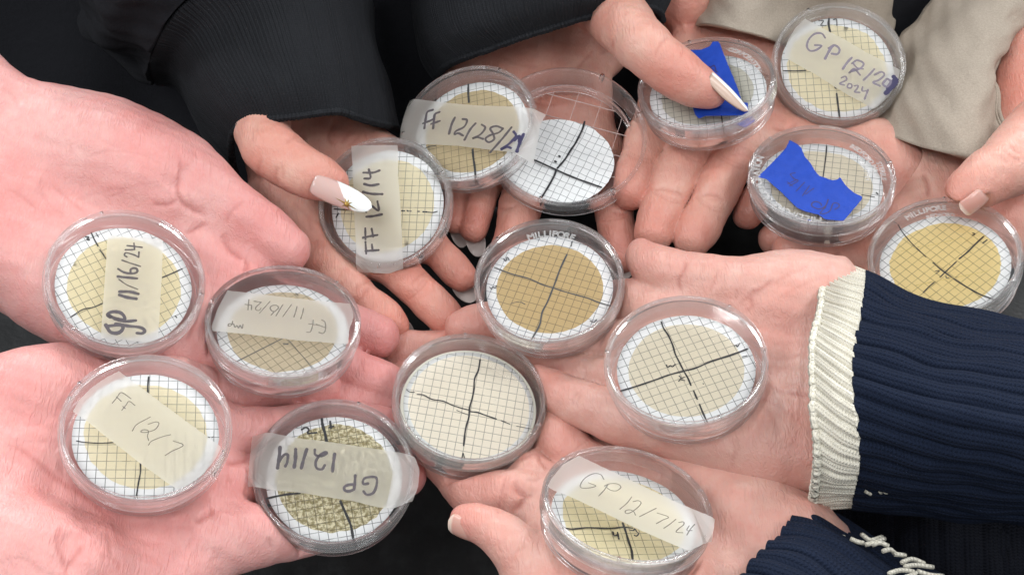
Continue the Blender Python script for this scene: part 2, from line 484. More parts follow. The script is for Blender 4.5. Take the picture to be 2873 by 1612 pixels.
    if streaks:
        V, Fc = merge(*[ribbon(L(p, 5.6), w, 5.6) for p, w in streaks])  # glints of light on the lid, drawn as thin pale strips
        mesh_obj('painted_glint', V, Fc, M_STREAK, lid, smooth=False)
    if emboss:
        for (txt, r, a0, size, inward) in emboss:
            arc_text(lid, txt, r, math.radians(a0), size, inward)
    return e

def arc_text(parent, txt, r, a0, size, inward=False):
    """raised clear moulded letters running round the lid"""
    V = []; Fc = []; n = 0; a = a0
    for ch in txt:
        wch = {'I': .38, ' ': .45, 'M': .95, 'O': .85, 'C': .8}.get(ch, .72) * size
        if ch != ' ':
            cu = bpy.data.curves.new('letter', 'FONT'); cu.body = ch; cu.size = size * 1.25; cu.align_x = 'CENTER'
            cu.fill_mode = 'NONE'; cu.bevel_depth = size * .035; cu.bevel_resolution = 1
            ob = bpy.data.objects.new('letter', cu); COL.objects.link(ob)
            bpy.context.view_layer.update()
            me = bpy.data.meshes.new_from_object(ob.evaluated_get(bpy.context.evaluated_depsgraph_get()))
            vs = np.array([tuple(v.co) for v in me.vertices])
            if len(vs):
                fs = [tuple(p.vertices) for p in me.polygons]
                am = a + (wch / 2) / r * (1 if inward else -1)
                if inward:   # read from the centre outwards: tops point to the centre
                    th = am + PI / 2; c = np.array([math.cos(am), math.sin(am)]) * (r + size * .45)
                else:
                    th = am - PI / 2; c = np.array([math.cos(am), math.sin(am)]) * (r - size * .45)
                R2 = np.array([[math.cos(th), -math.sin(th)], [math.sin(th), math.cos(th)]])
                xy = vs[:, :2] @ R2.T + c
                V.append(np.c_[xy, vs[:, 2] + 5.6]); Fc += [tuple(i + n for i in f) for f in fs]; n += len(vs)
            bpy.data.meshes.remove(me); bpy.data.objects.remove(ob); bpy.data.curves.remove(cu)
        a += wch / r * (1 if inward else -1)
    if V: mesh_obj('embossed_lettering', np.vstack(V), Fc, M_EMB, parent)

# ------------------------------------------------------------------ bench top
def bench():
    V = [(-2600, -1200, 0), (2600, -1200, 0), (2600, 2600, 0), (-2600, 2600, 0)]
    t = NT('black_bench_top'); o = t.obj()
    n = t.ramp(t.noise(o, 9, 6, .65), .42, .75); n2 = t.ramp(t.noise(o, 60, 5, .7), .5, .8)
    c = t.mix(t.math('MULTIPLY', n, .6), (.009, .0095, .010), (.036, .038, .039))
    c = t.mix(t.math('MULTIPLY', n2, .35), c, (.055, .058, .06))
    m = t.finish(t.princ(Base_Color=c, Roughness=t.math('ADD', .42, t.math('MULTIPLY', n2, .2)), Specular_IOR_Level=.35, Normal=t.bump(t.noise(o, 500, 4), .0002)))
    o = mesh_obj('bench_top', V, [(0, 1, 2, 3)], m); o['kind'] = 'structure'
bench()

# ------------------------------------------------------------------ the fifteen dishes
M1 = dict(yel=((.82, .735, .49), (.72, .62, .37)), tan=((.72, .61, .43), (.50, .42, .28)), light=((.85, .78, .57), (.77, .68, .44)),
          olive=((.80, .74, .52), (.30, .25, .12)), cream=((.86, .80, .68), (.80, .74, .60)), ochre=((.62, .465, .235), (.56, .41, .195)),
          brown=((.60, .485, .29), (.43, .345, .19)), gold=((.86, .69, .33), (.78, .60, .25)), grey=((.66, .64, .56), (.60, .58, .49)),
          pale=((.80, .735, .59), (.72, .645, .49)))
dish('gp_nov', (100, 560, .346), ((-136.9, 310.9, 132.9), (.30, -.12, .94)), 1.0,
     "dish with gp 11/16/24 written sideways in thick ink, upper left palm", [(285, 950), (1190, 558)], M1['yel'],
     tape=[(583, 285), (700, 298), (900, 310), (1033, 325), (1028, 500), (1020, 680), (1005, 930), (990, 1165), (760, 1140), (528, 1120), (545, 850), (570, 520)],
     text=[([(728, 406), (765, 406), (802, 404)], .7), ([(802, 404), (800, 380), (797, 352)], .7), ([(742, 372), (800, 378), (862, 386)], .75), ([(740, 464), (720, 450), (730, 430), (770, 438), (805, 450), (834, 466)], .7), ([(834, 466), (837, 446), (838, 424)], .7),
           ([(700, 490), (775, 516), (850, 540)], .7), ([(668, 622), (740, 630), (822, 638)], 1.2), ([(668, 560), (715, 588), (780, 598), (820, 588), (822, 562), (795, 554), (770, 566), (770, 590)], 1.0),
           ([(675, 645), (740, 690), (828, 725)], .55), ([(682, 745), (760, 745), (832, 762)], 1.4), ([(680, 772), (740, 790), (815, 802)], 1.5),
           ([(605, 950), (582, 930), (620, 908), (680, 912), (715, 940), (722, 972), (690, 972), (640, 960), (600, 940)], 1.5), ([(640, 965), (720, 985), (812, 978)], 1.3),
           ([(570, 1015), (605, 1070), (665, 1080), (705, 1050), (700, 1018), (650, 1008)], 1.6), ([(595, 1022), (690, 1015), (770, 1025), (850, 1035), (885, 1060), (865, 1082), (822, 1080)], 1.4)],
     marks=[([(450, 265), (480, 330), (505, 375)], .7), ([(520, 405), (545, 440), (570, 480)], .6), ([(405, 300), (432, 302), (415, 322), (435, 325)], .8), ([(490, 270), (510, 302)], .5),
            ([(1022, 632), (1100, 600), (1190, 558)], .7), ([(285, 950), (380, 890), (470, 870), (545, 838)], .6), ([(1132, 940), (1145, 955)], .6)], turn=-25)
dish('ff_nov', (560, 700, .346), ((-82.5, 304.6, 114.1), (.12, .16, .98)), 1.0,
     "dish with upside-down FF 11/16/24 tape, beside a pink thumb tip", [(275, 918), (680, 715)], M1['tan'],
     tape=[(225, 330), (450, 355), (700, 385), (1000, 418), (1250, 440), (1245, 560), (1215, 640), (1205, 765), (1000, 750), (800, 735), (350, 680), (85, 655), (150, 470)],
     text=[([(420, 486), (421, 468), (422, 450)], .5), ([(422, 450), (395, 447), (368, 443)], .5), ([(392, 488), (396, 445), (400, 404)], .5), ([(498, 474), (484, 492), (458, 488), (456, 468), (480, 444), (500, 426)], .5), ([(500, 426), (470, 422), (442, 417)], .5), ([(570, 420), (525, 470), (485, 514)], .45),
           ([(612, 500), (640, 470), (620, 450), (585, 455), (572, 475), (590, 500), (605, 500), (580, 530)], .5), ([(675, 445), (650, 485), (620, 535)], .5), ([(745, 445), (712, 490), (675, 542)], .45), ([(790, 460), (780, 500), (765, 545)], .5), ([(843, 475), (835, 515), (820, 560)], .5),
           ([(922, 570), (915, 620), (898, 665), (870, 668)], .5), ([(885, 600), (965, 612)], .45), ([(990, 568), (1018, 590), (1020, 650), (1000, 678), (968, 670)], .5), ([(945, 602), (1020, 632)], .45),
           ([(268, 580), (262, 608), (235, 620), (235, 602), (262, 600)], .5), ([(352, 605), (345, 640), (328, 612), (315, 636), (302, 612), (288, 630), (276, 602)], .5)],
     tink=M_PEN, marks=[([(275, 918), (450, 830), (560, 775), (680, 715)], .55), ([(680, 760), (715, 765)], .8), ([(720, 730), (850, 880), (930, 985)], .35), ([(780, 352), (800, 370)], .5)], ink=M_INKS, mottle=.55, turn=30)
dish('ff_dec7', (150, 970, .36), ((-120.2, 249.8, 133.7), (.18, .0, .98)), 1.0,
     "dish with diagonal FF 12/7 tape in thin pen, lower left palm", [(250, 1030), (840, 1030)], M1['light'],
     tape=[(510, 195), (720, 350), (960, 530), (1180, 690), (1312, 790), (1290, 870), (1220, 960), (1100, 1070), (960, 1115), (700, 930), (480, 760), (230, 560), (150, 510), (200, 420), (300, 320), (420, 240)],
     text=[([(458, 445), (495, 400), (530, 362), (605, 410)], .38), ([(490, 395), (528, 430)], .38), ([(532, 500), (565, 460), (590, 430), (635, 462)], .38), ([(540, 470), (560, 487)], .38), ([(615, 660), (650, 610), (755, 552)], .36),
           ([(738, 608), (800, 590), (822, 605), (790, 650), (720, 672), (680, 668), (700, 652), (740, 660), (733, 700), (742, 735)], .36), ([(740, 772), (765, 740), (850, 705), (912, 690)], .36), ([(932, 738), (1012, 772), (920, 820), (870, 852)], .36)],
     tink=M_PEN, marks=[([(742, 240), (736, 300), (735, 360)], .8), ([(180, 738), (240, 748), (350, 755), (470, 750)], .55), ([(678, 910), (678, 980), (660, 1080), (645, 1185)], .7), ([(1195, 705), (1215, 712)], .5), ([(1235, 712), (1245, 705)], .4)], turn=10)
dish('gp_dec14', (680, 1100, .346), ((-61.7, 252.0, 100.8), (.09, -.08, .99)), 1.0,
     "dish with upside-down GP 12/14 tape over grainy mottled olive sediment", [(200, 858), (465, 815)], M1['olive'],
     over=True, tape=[(75, 325), (220, 325), (450, 370), (700, 400), (1000, 445), (1300, 490), (1400, 520), (1440, 620), (1425, 760), (1380, 870), (1230, 940), (1100, 930), (900, 880), (780, 862), (640, 840), (480, 812), (250, 790), (180, 778), (42, 750), (55, 560)],
     text=[([(305, 445), (300, 520), (285, 612)], 1.5), ([(292, 570), (335, 508), (368, 505), (365, 560), (348, 598)], 1.2), ([(432, 460), (430, 540), (420, 605)], 1.5), ([(522, 460), (500, 530), (478, 612)], 1.4),
           ([(588, 462), (592, 505), (640, 515), (685, 492), (672, 482), (630, 505), (595, 560), (602, 612), (645, 622), (668, 588)], 1.1), ([(748, 498), (738, 570), (730, 640)], 1.4),
           ([(915, 672), (912, 730), (905, 785)], 1.2), ([(908, 745), (860, 748), (825, 768), (835, 795), (870, 798), (905, 785)], 1.2), ([(1018, 738), (980, 740), (985, 700), (1030, 685), (1085, 690), (1088, 750), (1062, 812), (1010, 828), (982, 800)], 1.1)],
     marks=[([(645, 215), (650, 260), (670, 330), (682, 395)], 1.5), ([(482, 300), (515, 282), (540, 302), (530, 330), (600, 325)], 1.0), ([(712, 235), (718, 288)], 1.2), ([(705, 284), (738, 274)], .9),
            ([(200, 858), (330, 830), (465, 815)], 1.1), ([(795, 880), (830, 960), (870, 1050), (885, 1100), (900, 1190)], 1.3)], mottle=1.0, mscale=700, edge_n=.016, sedr=20.2, turn=55)
dish('cream', (1060, 920, .346), ((-15.6, 282.6, 98.7), (.11, .03, .99)), 1.0,
     "dish without tape holding a pale cream filter almost to its rim, centre bottom", [(830, 255), (700, 950)], M1['cream'],
     marks=[([(830, 255), (815, 340), (785, 410), (780, 490), (765, 570), (745, 640), (738, 720), (718, 790), (705, 860), (697, 950)], .85), ([(235, 500), (260, 515), (298, 518)], .5), ([(320, 535), (370, 540), (440, 575), (530, 590), (610, 625), (690, 650), (740, 662)], .65),
            ([(750, 675), (810, 682), (860, 700), (960, 735)], .8), ([(1000, 748), (1070, 775)], .55), ([(1125, 792), (1245, 815)], .35), ([(640, 665), (740, 705)], .35), ([(690, 1012), (682, 1055)], .5), ([(692, 1012), (705, 1055)], .5)],
     drop=4.8, pad=True, sedr=21.9, mottle=.12, edge_n=.004, line=(.16, .17, .17), turn=75, paper=(.84, .86, .85))
dish('gp_dec7', (1500, 1230, .2644), ((36.0, 222.6, 128.8), (.15, .34, .92)), 1.0,
     "steeply tilted dish with GP 12/7/24 tape, at the bottom edge", [(300, 945), (930, 935)], M1['yel'],
     over=True, tape=[(470, 178), (1000, 430), (1500, 668), (1915, 842), (1890, 1060), (1640, 1190), (1150, 980), (900, 860), (600, 715), (350, 600), (190, 540), (140, 500), (180, 420), (300, 270)],
     text=[([(735, 430), (700, 378), (620, 370), (530, 420), (485, 490), (500, 520), (580, 520), (650, 500), (610, 480), (570, 465)], .42), ([(780, 480), (740, 540), (680, 605)], .45), ([(740, 500), (800, 475), (880, 478), (915, 512), (870, 550), (810, 545), (770, 520)], .4),
           ([(1030, 615), (980, 680), (905, 745)], .42), ([(1045, 665), (1100, 655), (1130, 680), (1090, 730), (1020, 780), (970, 790), (965, 762), (1010, 752), (1050, 770), (1070, 808)], .42), ([(1290, 735), (1200, 780), (1112, 825)], .42),
           ([(1300, 785), (1420, 828), (1360, 860), (1292, 898)], .42), ([(1498, 852), (1440, 900), (1370, 948)], .42), ([(1530, 885), (1580, 880), (1580, 910), (1530, 950), (1502, 988), (1572, 995)], .42), ([(1640, 920), (1615, 970), (1670, 972)], .4), ([(1698, 905), (1650, 960), (1615, 1020)], .42)],
     tink=M_PEN, marks=[([(300, 940), (400, 955), (560, 940), (740, 948), (860, 945), (930, 935), (1040, 945)], .9), ([(935, 890), (960, 960), (1000, 1090), (1030, 1180), (1040, 1275)], 1.1), ([(830, 985), (845, 1025), (880, 1015)], .9), ([(880, 990), (895, 1060)], .9), ([(1010, 965), (1050, 970), (1062, 950), (1085, 985), (1105, 1002), (1080, 1030), (1060, 1020)], .7)],
     foff=(-.3, -1.3), turn=120)
dish('ff_dec14', (860, 350, .346), ((-51.1, 387.6, 83.4), (-.16, -.40, .90)), .965,
     "dish with sideways FF 12/14 tape, under the gold star thumb nail", [(750, 318), (980, 320)], M1['light'],
     over=True, tape=[(362, 170), (560, 165), (740, 165), (742, 400), (765, 700), (780, 1050), (782, 1160), (650, 1200), (400, 1185), (400, 1000), (385, 700), (375, 400)],
     text=[([(460, 388), (540, 388), (592, 370)], 1.1), ([(505, 362), (518, 430), (468, 436)], 1.1), ([(468, 480), (520, 492), (585, 482)], 1.25), ([(458, 545), (530, 560), (615, 562)], 1.2), ([(575, 620), (585, 695), (532, 660)], 1.1), ([(478, 690), (485, 708)], 1.1),
           ([(485, 745), (540, 740), (610, 726)], 1.2), ([(476, 838), (478, 928)], 1.0), ([(458, 915), (520, 902), (575, 893)], 1.1), ([(528, 842), (540, 905)], 1.0), ([(478, 948), (484, 1045)], 1.0), ([(480, 1022), (585, 1015)], 1.1), ([(530, 970), (536, 1020)], 1.0)],
     marks=[([(225, 682), (300, 688), (385, 690)], .8), ([(257, 718), (240, 750)], .9), ([(770, 697), (795, 698)], .8), ([(815, 695), (825, 700)], .8), ([(835, 700), (850, 700)], .6), ([(900, 702), (915, 702)], .7), ([(945, 705), (975, 706)], .8), ([(985, 708), (1030, 710), (1060, 702)], .6)], turn=5)
dish('ff_dec28', (1100, 150, .3045), ((-16.2, 405.2, 109.4), (-.27, -.13, .95)), 1.0,
     "dish with overhanging FF 12/28/24 tape, leaning on the larger plate", [(705, 285), (770, 1150)], M1['brown'],
     drop=1.4, over=True, tape=[(150, 412), (500, 455), (800, 480), (1150, 490), (1395, 522), (1350, 640), (1330, 760), (1270, 960), (1100, 910), (850, 880), (600, 850), (200, 830), (65, 810), (75, 690), (110, 560)],
     text=[([(375, 520), (325, 540), (310, 600), (298, 690)], 1.2), ([(285, 645), (350, 620), (385, 600)], 1.1), ([(437, 540), (395, 560), (385, 620), (378, 690)], 1.2), ([(360, 650), (440, 622)], 1.2), ([(578, 592), (550, 650), (525, 740)], 1.3),
           ([(650, 605), (690, 615), (665, 675), (590, 715), (575, 748), (610, 735), (655, 758)], 1.1), ([(768, 645), (720, 700), (668, 795)], 1.2), ([(825, 655), (858, 685), (815, 745), (738, 785), (785, 772), (840, 788)], 1.1),
           ([(1022, 692), (960, 670), (905, 690), (930, 740), (940, 790), (890, 818), (860, 788), (900, 755), (980, 730), (1020, 695)], 1.1), ([(1100, 680), (1020, 780), (905, 910)], 1.2),
           ([(1120, 720), (1140, 760), (1080, 830), (1000, 885), (1060, 862), (1095, 872)], 1.3, M_INKN), ([(1130, 800), (1170, 760), (1175, 820), (1210, 745)], 1.6, M_INKN), ([(1150, 900), (1185, 800)], 1.6, M_INKN)],
     marks=[([(702, 285), (700, 370), (707, 450)], 1.1), ([(742, 885), (748, 960), (760, 1040), (770, 1155)], 1.3), ([(305, 875), (350, 855), (400, 850)], .6)], mottle=.5, turn=40)
dish('blue_up', (1760, 60, .3045), ((79.0, 418.3, 117.3), (-.20, .10, .97)), 1.0,
     "dish with torn blue tape pinned by a white pointed thumb nail", [(865, 870), (885, 1015)], M1['grey'],
     tape=[(560, 265), (680, 262), (760, 230), (785, 190), (810, 165), (850, 200), (900, 330), (1010, 600), (1060, 745), (1110, 750), (1118, 865), (900, 868), (720, 870), (660, 895), (625, 860), (590, 750), (600, 600), (600, 420)],
     text=[([(700, 410), (760, 418), (802, 412)], .4), ([(750, 440), (800, 405), (820, 470)], .4), ([(770, 430), (835, 470)], .35)], tink=M_INKB, tapemat=M_BLUE, sedr=18.5, edge_n=.02,
     marks=[([(868, 870), (885, 1015)], .7), ([(290, 710), (400, 715)], .6)], emboss=[('CORPORATION', 21.5, 60, 2.5, False), ('BEDFORD', 17.6, 40, 2.0, False)], turn=80)
dish('blue_low', (2080, 330, .2768), ((117.6, 367.2, 120.8), (-.05, .11, .99)), 1.02,
     "dish with a jagged blue tape strip reading gp 11/2 upside down", [(862, 285), (778, 1010)], M1['pale'],
     tape=[(490, 228), (570, 270), (610, 310), (640, 390), (700, 460), (740, 530), (790, 590), (850, 610), (920, 635), (970, 630), (1000, 600), (1030, 650), (1080, 710), (1150, 765), (1225, 800), (1220, 830), (1035, 1045), (850, 1030), (780, 980), (650, 950), (560, 910), (500, 850), (400, 750), (330, 690), (250, 620), (165, 600), (320, 450), (450, 310)],
     text=[([(545, 560), (498, 572), (535, 620), (575, 640), (490, 690)], .5), ([(465, 650), (520, 695)], .4), ([(470, 670), (560, 630)], .4), ([(640, 655), (555, 745)], .45), ([(690, 690), (620, 790)], .45), ([(735, 715), (650, 775)], .4), ([(880, 830), (852, 895), (790, 925), (722, 902), (715, 870), (750, 850), (800, 865), (812, 890)], .6), ([(855, 905), (820, 940), (800, 972), (850, 970), (900, 940), (930, 870), (980, 870), (990, 902), (945, 930)], .5)],
     tink=M_INKB, tapemat=M_BLUE, sedr=19.2,
     marks=[([(865, 285), (862, 350), (850, 450), (840, 520), (828, 605)], .6), ([(1220, 780), (1350, 802)], .5), ([(1368, 758), (1385, 775)], .8), ([(778, 985), (778, 1010)], .7)],
     emboss=[('MILLIPORE CORPORATION', 24.6, 262, 3.2, False), ('BEDFORD MA', 20.5, 50, 2.4, False), ('PAT NO 47MM', 17, 40, 2.0, False), ('STERILE', 23, 15, 2.2, False)], turn=-10)
dish('gp_dec28', (2120, 0, .2767), ((137.0, 445.7, 103.8), (-.05, -.30, .95)), 1.0,
     "dish with diagonal GP 12/28 tape and violet blot, by beige sleeves", [(745, 190), (850, 1195)], M1['light'],
     tape=[(500, 190), (700, 300), (900, 400), (1100, 520), (1300, 620), (1470, 710), (1440, 840), (1340, 990), (1210, 1110), (950, 970), (800, 880), (600, 750), (450, 670), (290, 580), (320, 430), (400, 290)],
     text=[([(705, 385), (670, 342), (600, 345), (540, 400), (520, 470), (550, 515), (610, 510), (670, 465), (600, 460)], 1.0), ([(790, 460), (750, 510), (705, 595)], 1.3), ([(740, 490), (800, 460), (850, 500), (830, 550), (770, 545)], 1.1), ([(975, 585), (925, 640), (885, 700)], 1.1),
           ([(975, 645), (1030, 612), (1095, 645), (1060, 695), (960, 730), (950, 742), (1000, 700), (1060, 762)], 1.0), ([(985, 640), (1030, 690), (1090, 700)], .8), ([(1205, 700), (1150, 760), (1095, 812)], 1.0), ([(1205, 760), (1275, 730), (1305, 760), (1250, 812), (1190, 835), (1260, 872)], 1.0), ([(1330, 800), (1290, 850), (1330, 880), (1370, 830), (1340, 800)], 1.2),
           ([(1400, 780), (1428, 820), (1390, 880), (1320, 945)], 2.3, M_INKN), ([(1405, 810), (1340, 900)], 1.8, M_INKN),
           ([(870, 790), (910, 775), (920, 812), (850, 848), (900, 862)], .8), ([(940, 850), (930, 885), (968, 892), (975, 858), (945, 848)], .8), ([(1000, 872), (1040, 868), (1022, 910), (1000, 932), (1055, 938)], .8), ([(1085, 880), (1080, 922), (1122, 922)], .8), ([(1140, 910), (1105, 1005)], .9)],
     tink=M_INKP, marks=[([(745, 190), (740, 250), (755, 320)], 1.3), ([(640, 212), (690, 212), (660, 260), (715, 262)], .5), ([(790, 200), (820, 196), (825, 262)], .6), ([(280, 718), (400, 720), (510, 715)], .8), ([(822, 950), (835, 1060), (852, 1195)], 1.2), ([(805, 882), (812, 895)], 1.1)], sedr=20.5, edge_n=.02, turn=95)
dish('yellow', (2373, 530, .2769), ((160.4, 332.9, 116.0), (-.24, .04, .96)), 1.0,
     "dish with golden yellow sediment and no tape, gripped at the right", [(560, 400), (1560, 1145)], M1['gold'],
     marks=[([(530, 360), (570, 430), (650, 530), (720, 600), (812, 685)], .6), ([(885, 745), (960, 810), (1070, 890), (1190, 970), (1350, 1060), (1480, 1110), (1560, 1145)], .85), ([(1395, 480), (1310, 560), (1230, 640), (1150, 705)], .9), ([(1120, 735), (1040, 810), (955, 890)], .7), ([(905, 935), (840, 990), (785, 1048)], .6),
            ([(1285, 445), (1312, 455), (1280, 468)], .6), ([(1430, 515), (1390, 545)], .7), ([(908, 830), (950, 825), (915, 855)], .5), ([(1015, 880), (1020, 902), (1045, 895)], .5)],
     sedr=19.8, mottle=.2, streaks=[([(560, 630), (700, 592), (850, 570), (1200, 490)], .45), ([(710, 975), (930, 930), (1440, 830)], .6)], emboss=[('MILLIPORE', 23.0, 118, 2.6, False), ('BEDFORD', 19.5, 100, 2.0, False)], turn=60)
dish('brown', (1300, 600, .2907), ((13.9, 325.7, 111.1), (-.06, -.04, .99)), 1.0,
     "dish without tape holding the darkest ochre brown filter, in the middle of the group", [(1000, 390), (655, 1215)], M1['ochre'],
     marks=[([(1050, 265), (1040, 310)], .7), ([(1000, 390), (970, 450), (930, 540), (890, 650), (865, 715), (815, 840), (760, 950), (735, 1070), (655, 1215)], .95), ([(300, 515), (460, 575), (640, 625), (760, 680), (865, 712), (1000, 755), (1200, 810), (1300, 850), (1420, 885)], .75),
            ([(388, 430), (410, 455), (420, 415), (442, 440)], .6), ([(255, 705), (270, 722), (285, 700), (308, 716), (318, 690)], .6), ([(1225, 1030), (1260, 1042), (1285, 1018)], .6), ([(455, 865), (510, 848), (540, 848)], .3), ([(550, 845), (595, 870)], .4)],
     ink=M_INKS, mottle=.25, edge_n=.006, emboss=[('MILLIPORE', 21.0, 112, 3.0, False)], turn=-5, line=(.10, .12, .17))
dish('white', (1670, 800, .3252), ((59.3, 277.5, 130.6), (-.10, .07, .99)), 1.0,
     "dish without tape with pale beige sediment, in palm beside cream cuff", [(210, 912), (1310, 548)], M1['pale'],
     marks=[([(570, 315), (590, 370), (630, 430), (670, 520), (690, 590), (730, 670), (765, 740), (800, 800), (825, 860)], .85), ([(850, 910), (880, 980)], .85), ([(900, 1025), (930, 1100), (970, 1185)], .85), ([(210, 912), (350, 870), (500, 820), (640, 770), (760, 740)], .9), ([(775, 735), (870, 710), (1000, 655), (1160, 605), (1310, 548)], 1.0),
            ([(615, 685), (625, 705), (650, 690), (665, 702), (690, 680)], .7), ([(725, 780), (740, 800), (720, 825)], .6), ([(768, 790), (735, 808), (772, 820)], .6), ([(1200, 522), (1215, 510), (1225, 530), (1245, 500)], .6), ([(1270, 615), (1310, 605)], .5), ([(930, 845), (934, 849)], .5)],
     mottle=.18, edge_n=.004, turn=150)

# larger contact plate with a loose white filter
def contact_plate():
    key = 'plate'; CROP[key] = (1360, 160, .346)
    dd = rays((1588, 408)); o = C0 + dd * 613; n = (.0, -.18, 1)
    fr = Frame(o, n); DISHES[key] = fr
    e = empty('contact_plate', o, "larger open plate with a moulded square grid and a plain white loose filter", 'petri dish')
    e.matrix_world = Matrix.Translation(Vector(o) * MM) @ Matrix((tuple(fr.x), tuple(fr.y), tuple(fr.n))).transposed().to_4x4()
    outer = [(30.6, -2.2), (31.6, -2.2), (31.8, 6.5), (32.5, 7.0), (32.6, 8.2), (31.9, 8.5), (30.8, 7.6), (30.5, 2.0), (30.3, -1.0)]
    inner = [(27.3, -2.0), (28.0, -2.0), (28.1, 1.6), (27.7, 2.1), (27.2, 1.6)]
    V1, F1 = revolve(outer); V1b, F1b = revolve(inner); V2, F2 = disc(30.5, -1.3)
    V, Fc = merge((V1, F1), (V1b, F1b), (V2, F2))
    b = mesh_obj('base', V, Fc, [M_RIM, M_SHEET], e, midx=[0] * (len(F1) + len(F1b)) + [1] * len(F2))
    g1 = fr.local(np.array(Q(key, [(650, 1180), (960, 250)])), -1.2); d = g1[1] - g1[0]; d /= np.linalg.norm(d); q = np.array([-d[1], d[0]])
    parts = []
    for dirv, nv in ((d, q), (q, d)):
        for k in range(-3, 4):
            off = k * 10.2 + 2; hl = math.sqrt(max(0, 27 ** 2 - off * off))
            if hl < 5: continue
            c = nv * off
            pp = []
            for s in (-1, 1):
                for w_ in (-1, 1):
                    for z in (-1.2, -.75):
                        pp.append((*(c + dirv * s * hl + nv * w_ * .07), z))
            parts.append((np.array(pp), [(0, 1, 3, 2), (4, 6, 7, 5), (0, 4, 5, 1), (2, 3, 7, 6), (1, 5, 7, 3), (0, 2, 6, 4)]))
    V, Fc = merge(*parts); mesh_obj('moulded_grid', V, Fc, M_GRID, b, smooth=False)
    gp = fr.local(np.array(Q(key, [(445, 1165), (580, 915)])), 0); ang = math.atan2(gp[1, 1] - gp[0, 1], gp[1, 0] - gp[0, 0])
    cc = fr.local(np.array(Q(key, [(585, 848)])), 0)[0]
    n_ = 128; a = np.linspace(0, 2 * PI, n_, endpoint=False)
    V, Fc = disc(23.3, 0, n_, 1 + rng.normal(0, .002, n_), rings=(1, .9, .75, .6, .45, .3, .15))
    V[:, 1] *= .87
    V[:, 2] += .35 * np.sin(V[:, 0] * .5 + 1) * np.cos(V[:, 1] * .4) + .2 * np.sin(V[:, 1] * .9)
    V[:, 0] += cc[0]; V[:, 1] += cc[1]
    fp = mesh_obj('filter_paper', V, Fc, filter_material('gridded_membrane_plate', ang, gp[0], line=(.16, .17, .18), paper=(.80, .82, .82), warp=.0012), e)
    pr = [ribbon(fr.local(np.array(Q(key, p)), .75), w, .75) for p, w in
          [([(810, 525), (790, 590), (740, 690), (700, 750), (650, 830), (590, 900)], .95), ([(580, 915), (560, 970), (510, 1060), (445, 1165)], .95),
           ([(370, 822), (450, 855), (560, 905), (650, 945), (760, 990), (945, 1055)], .9), ([(603, 802), (609, 806)], 1.1), ([(570, 845), (577, 850)], 1.1)]]
    V, Fc = merge(*pr); mesh_obj('marker_line', V, Fc, M_INK, fp, smooth=False)
    for ang_ in (18, 62, 305, 250):
        a = math.radians(ang_); bx = []
        for (r, z) in ((30.6, 5), (33.0, 5), (33.0, 8.9), (30.6, 8.9)):
            for s in (-1, 1):
                aa = a + s * .022; bx.append((r * math.cos(aa), r * math.sin(aa), z))
        mesh_obj('rim_tab', np.array(bx), [(0, 2, 3, 1), (2, 4, 5, 3), (4, 6, 7, 5), (6, 0, 1, 7), (0, 6, 4, 2), (1, 3, 5, 7)], M_RIM, e)
contact_plate()

# ------------------------------------------------------------------ hands: signed distance field -> surface nets
class Field:
    def __init__(s, lo, hi, vox):
        s.lo = np.array(lo, float); s.vox = vox
        s.n = np.ceil((np.array(hi) - s.lo) / vox).astype(int) + 1
        s.d = np.full(s.n, 12.0, np.float32)
    def box(s, lo, hi, m):
        a = np.clip(np.floor((np.array(lo) - m - s.lo) / s.vox).astype(int), 0, s.n)
        b = np.clip(np.ceil((np.array(hi) + m - s.lo) / s.vox).astype(int) + 1, 0, s.n)
        if (b <= a).any(): return None
        sl = tuple(slice(i, j) for i, j in zip(a, b))
        ax = [(np.arange(i, j) * s.vox + l).astype(np.float32) for i, j, l in zip(a, b, s.lo)]
        return sl, np.meshgrid(*ax, indexing='ij', sparse=True)
def smin(a, b, k):
    h = np.clip(k - np.abs(a - b), 0, None) / k
    return np.minimum(a, b) - h * h * k * .25
def seg_d(g, a, b, ra, rb):
    ab = b - a; L = float(ab @ ab) + 1e-9
    X, Y, Z = g
    t = np.clip(((X - a[0]) * ab[0] + (Y - a[1]) * ab[1] + (Z - a[2]) * ab[2]) / L, 0, 1)
    return np.sqrt((X - a[0] - t * ab[0]) ** 2 + (Y - a[1] - t * ab[1]) ** 2 + (Z - a[2] - t * ab[2]) ** 2) - (ra + (rb - ra) * t)
def poly_sd(x, y, poly):
    """signed distance (positive outside) of grids x, y to a closed polygon"""
    d = np.full(x.shape, 1e9, np.float32); s = np.zeros(x.shape, bool)
    n = len(poly)
    for i in range(n):
        a = poly[i]; b = poly[(i + 1) % n]; e = b - a
        t = np.clip(((x - a[0]) * e[0] + (y - a[1]) * e[1]) / (e @ e + 1e-9), 0, 1)
        d = np.minimum(d, (x - a[0] - t * e[0]) ** 2 + (y - a[1] - t * e[1]) ** 2)
        c = ((a[1] > y) != (b[1] > y)) & (x < (b[0] - a[0]) * (y - a[1]) / (b[1] - a[1] + 1e-12) + a[0])
        s ^= c
    d = np.sqrt(d); return np.where(s, -d, d)
def plane_of(ctrl):
    """plane through points given as (photo x, photo y, height)"""
    W = np.array([P(*c) for c in ctrl]); A = np.c_[W[:, :2], np.ones(len(W))]
    return np.linalg.lstsq(A, W[:, 2], rcond=None)[0]      # z = a x + b y + c
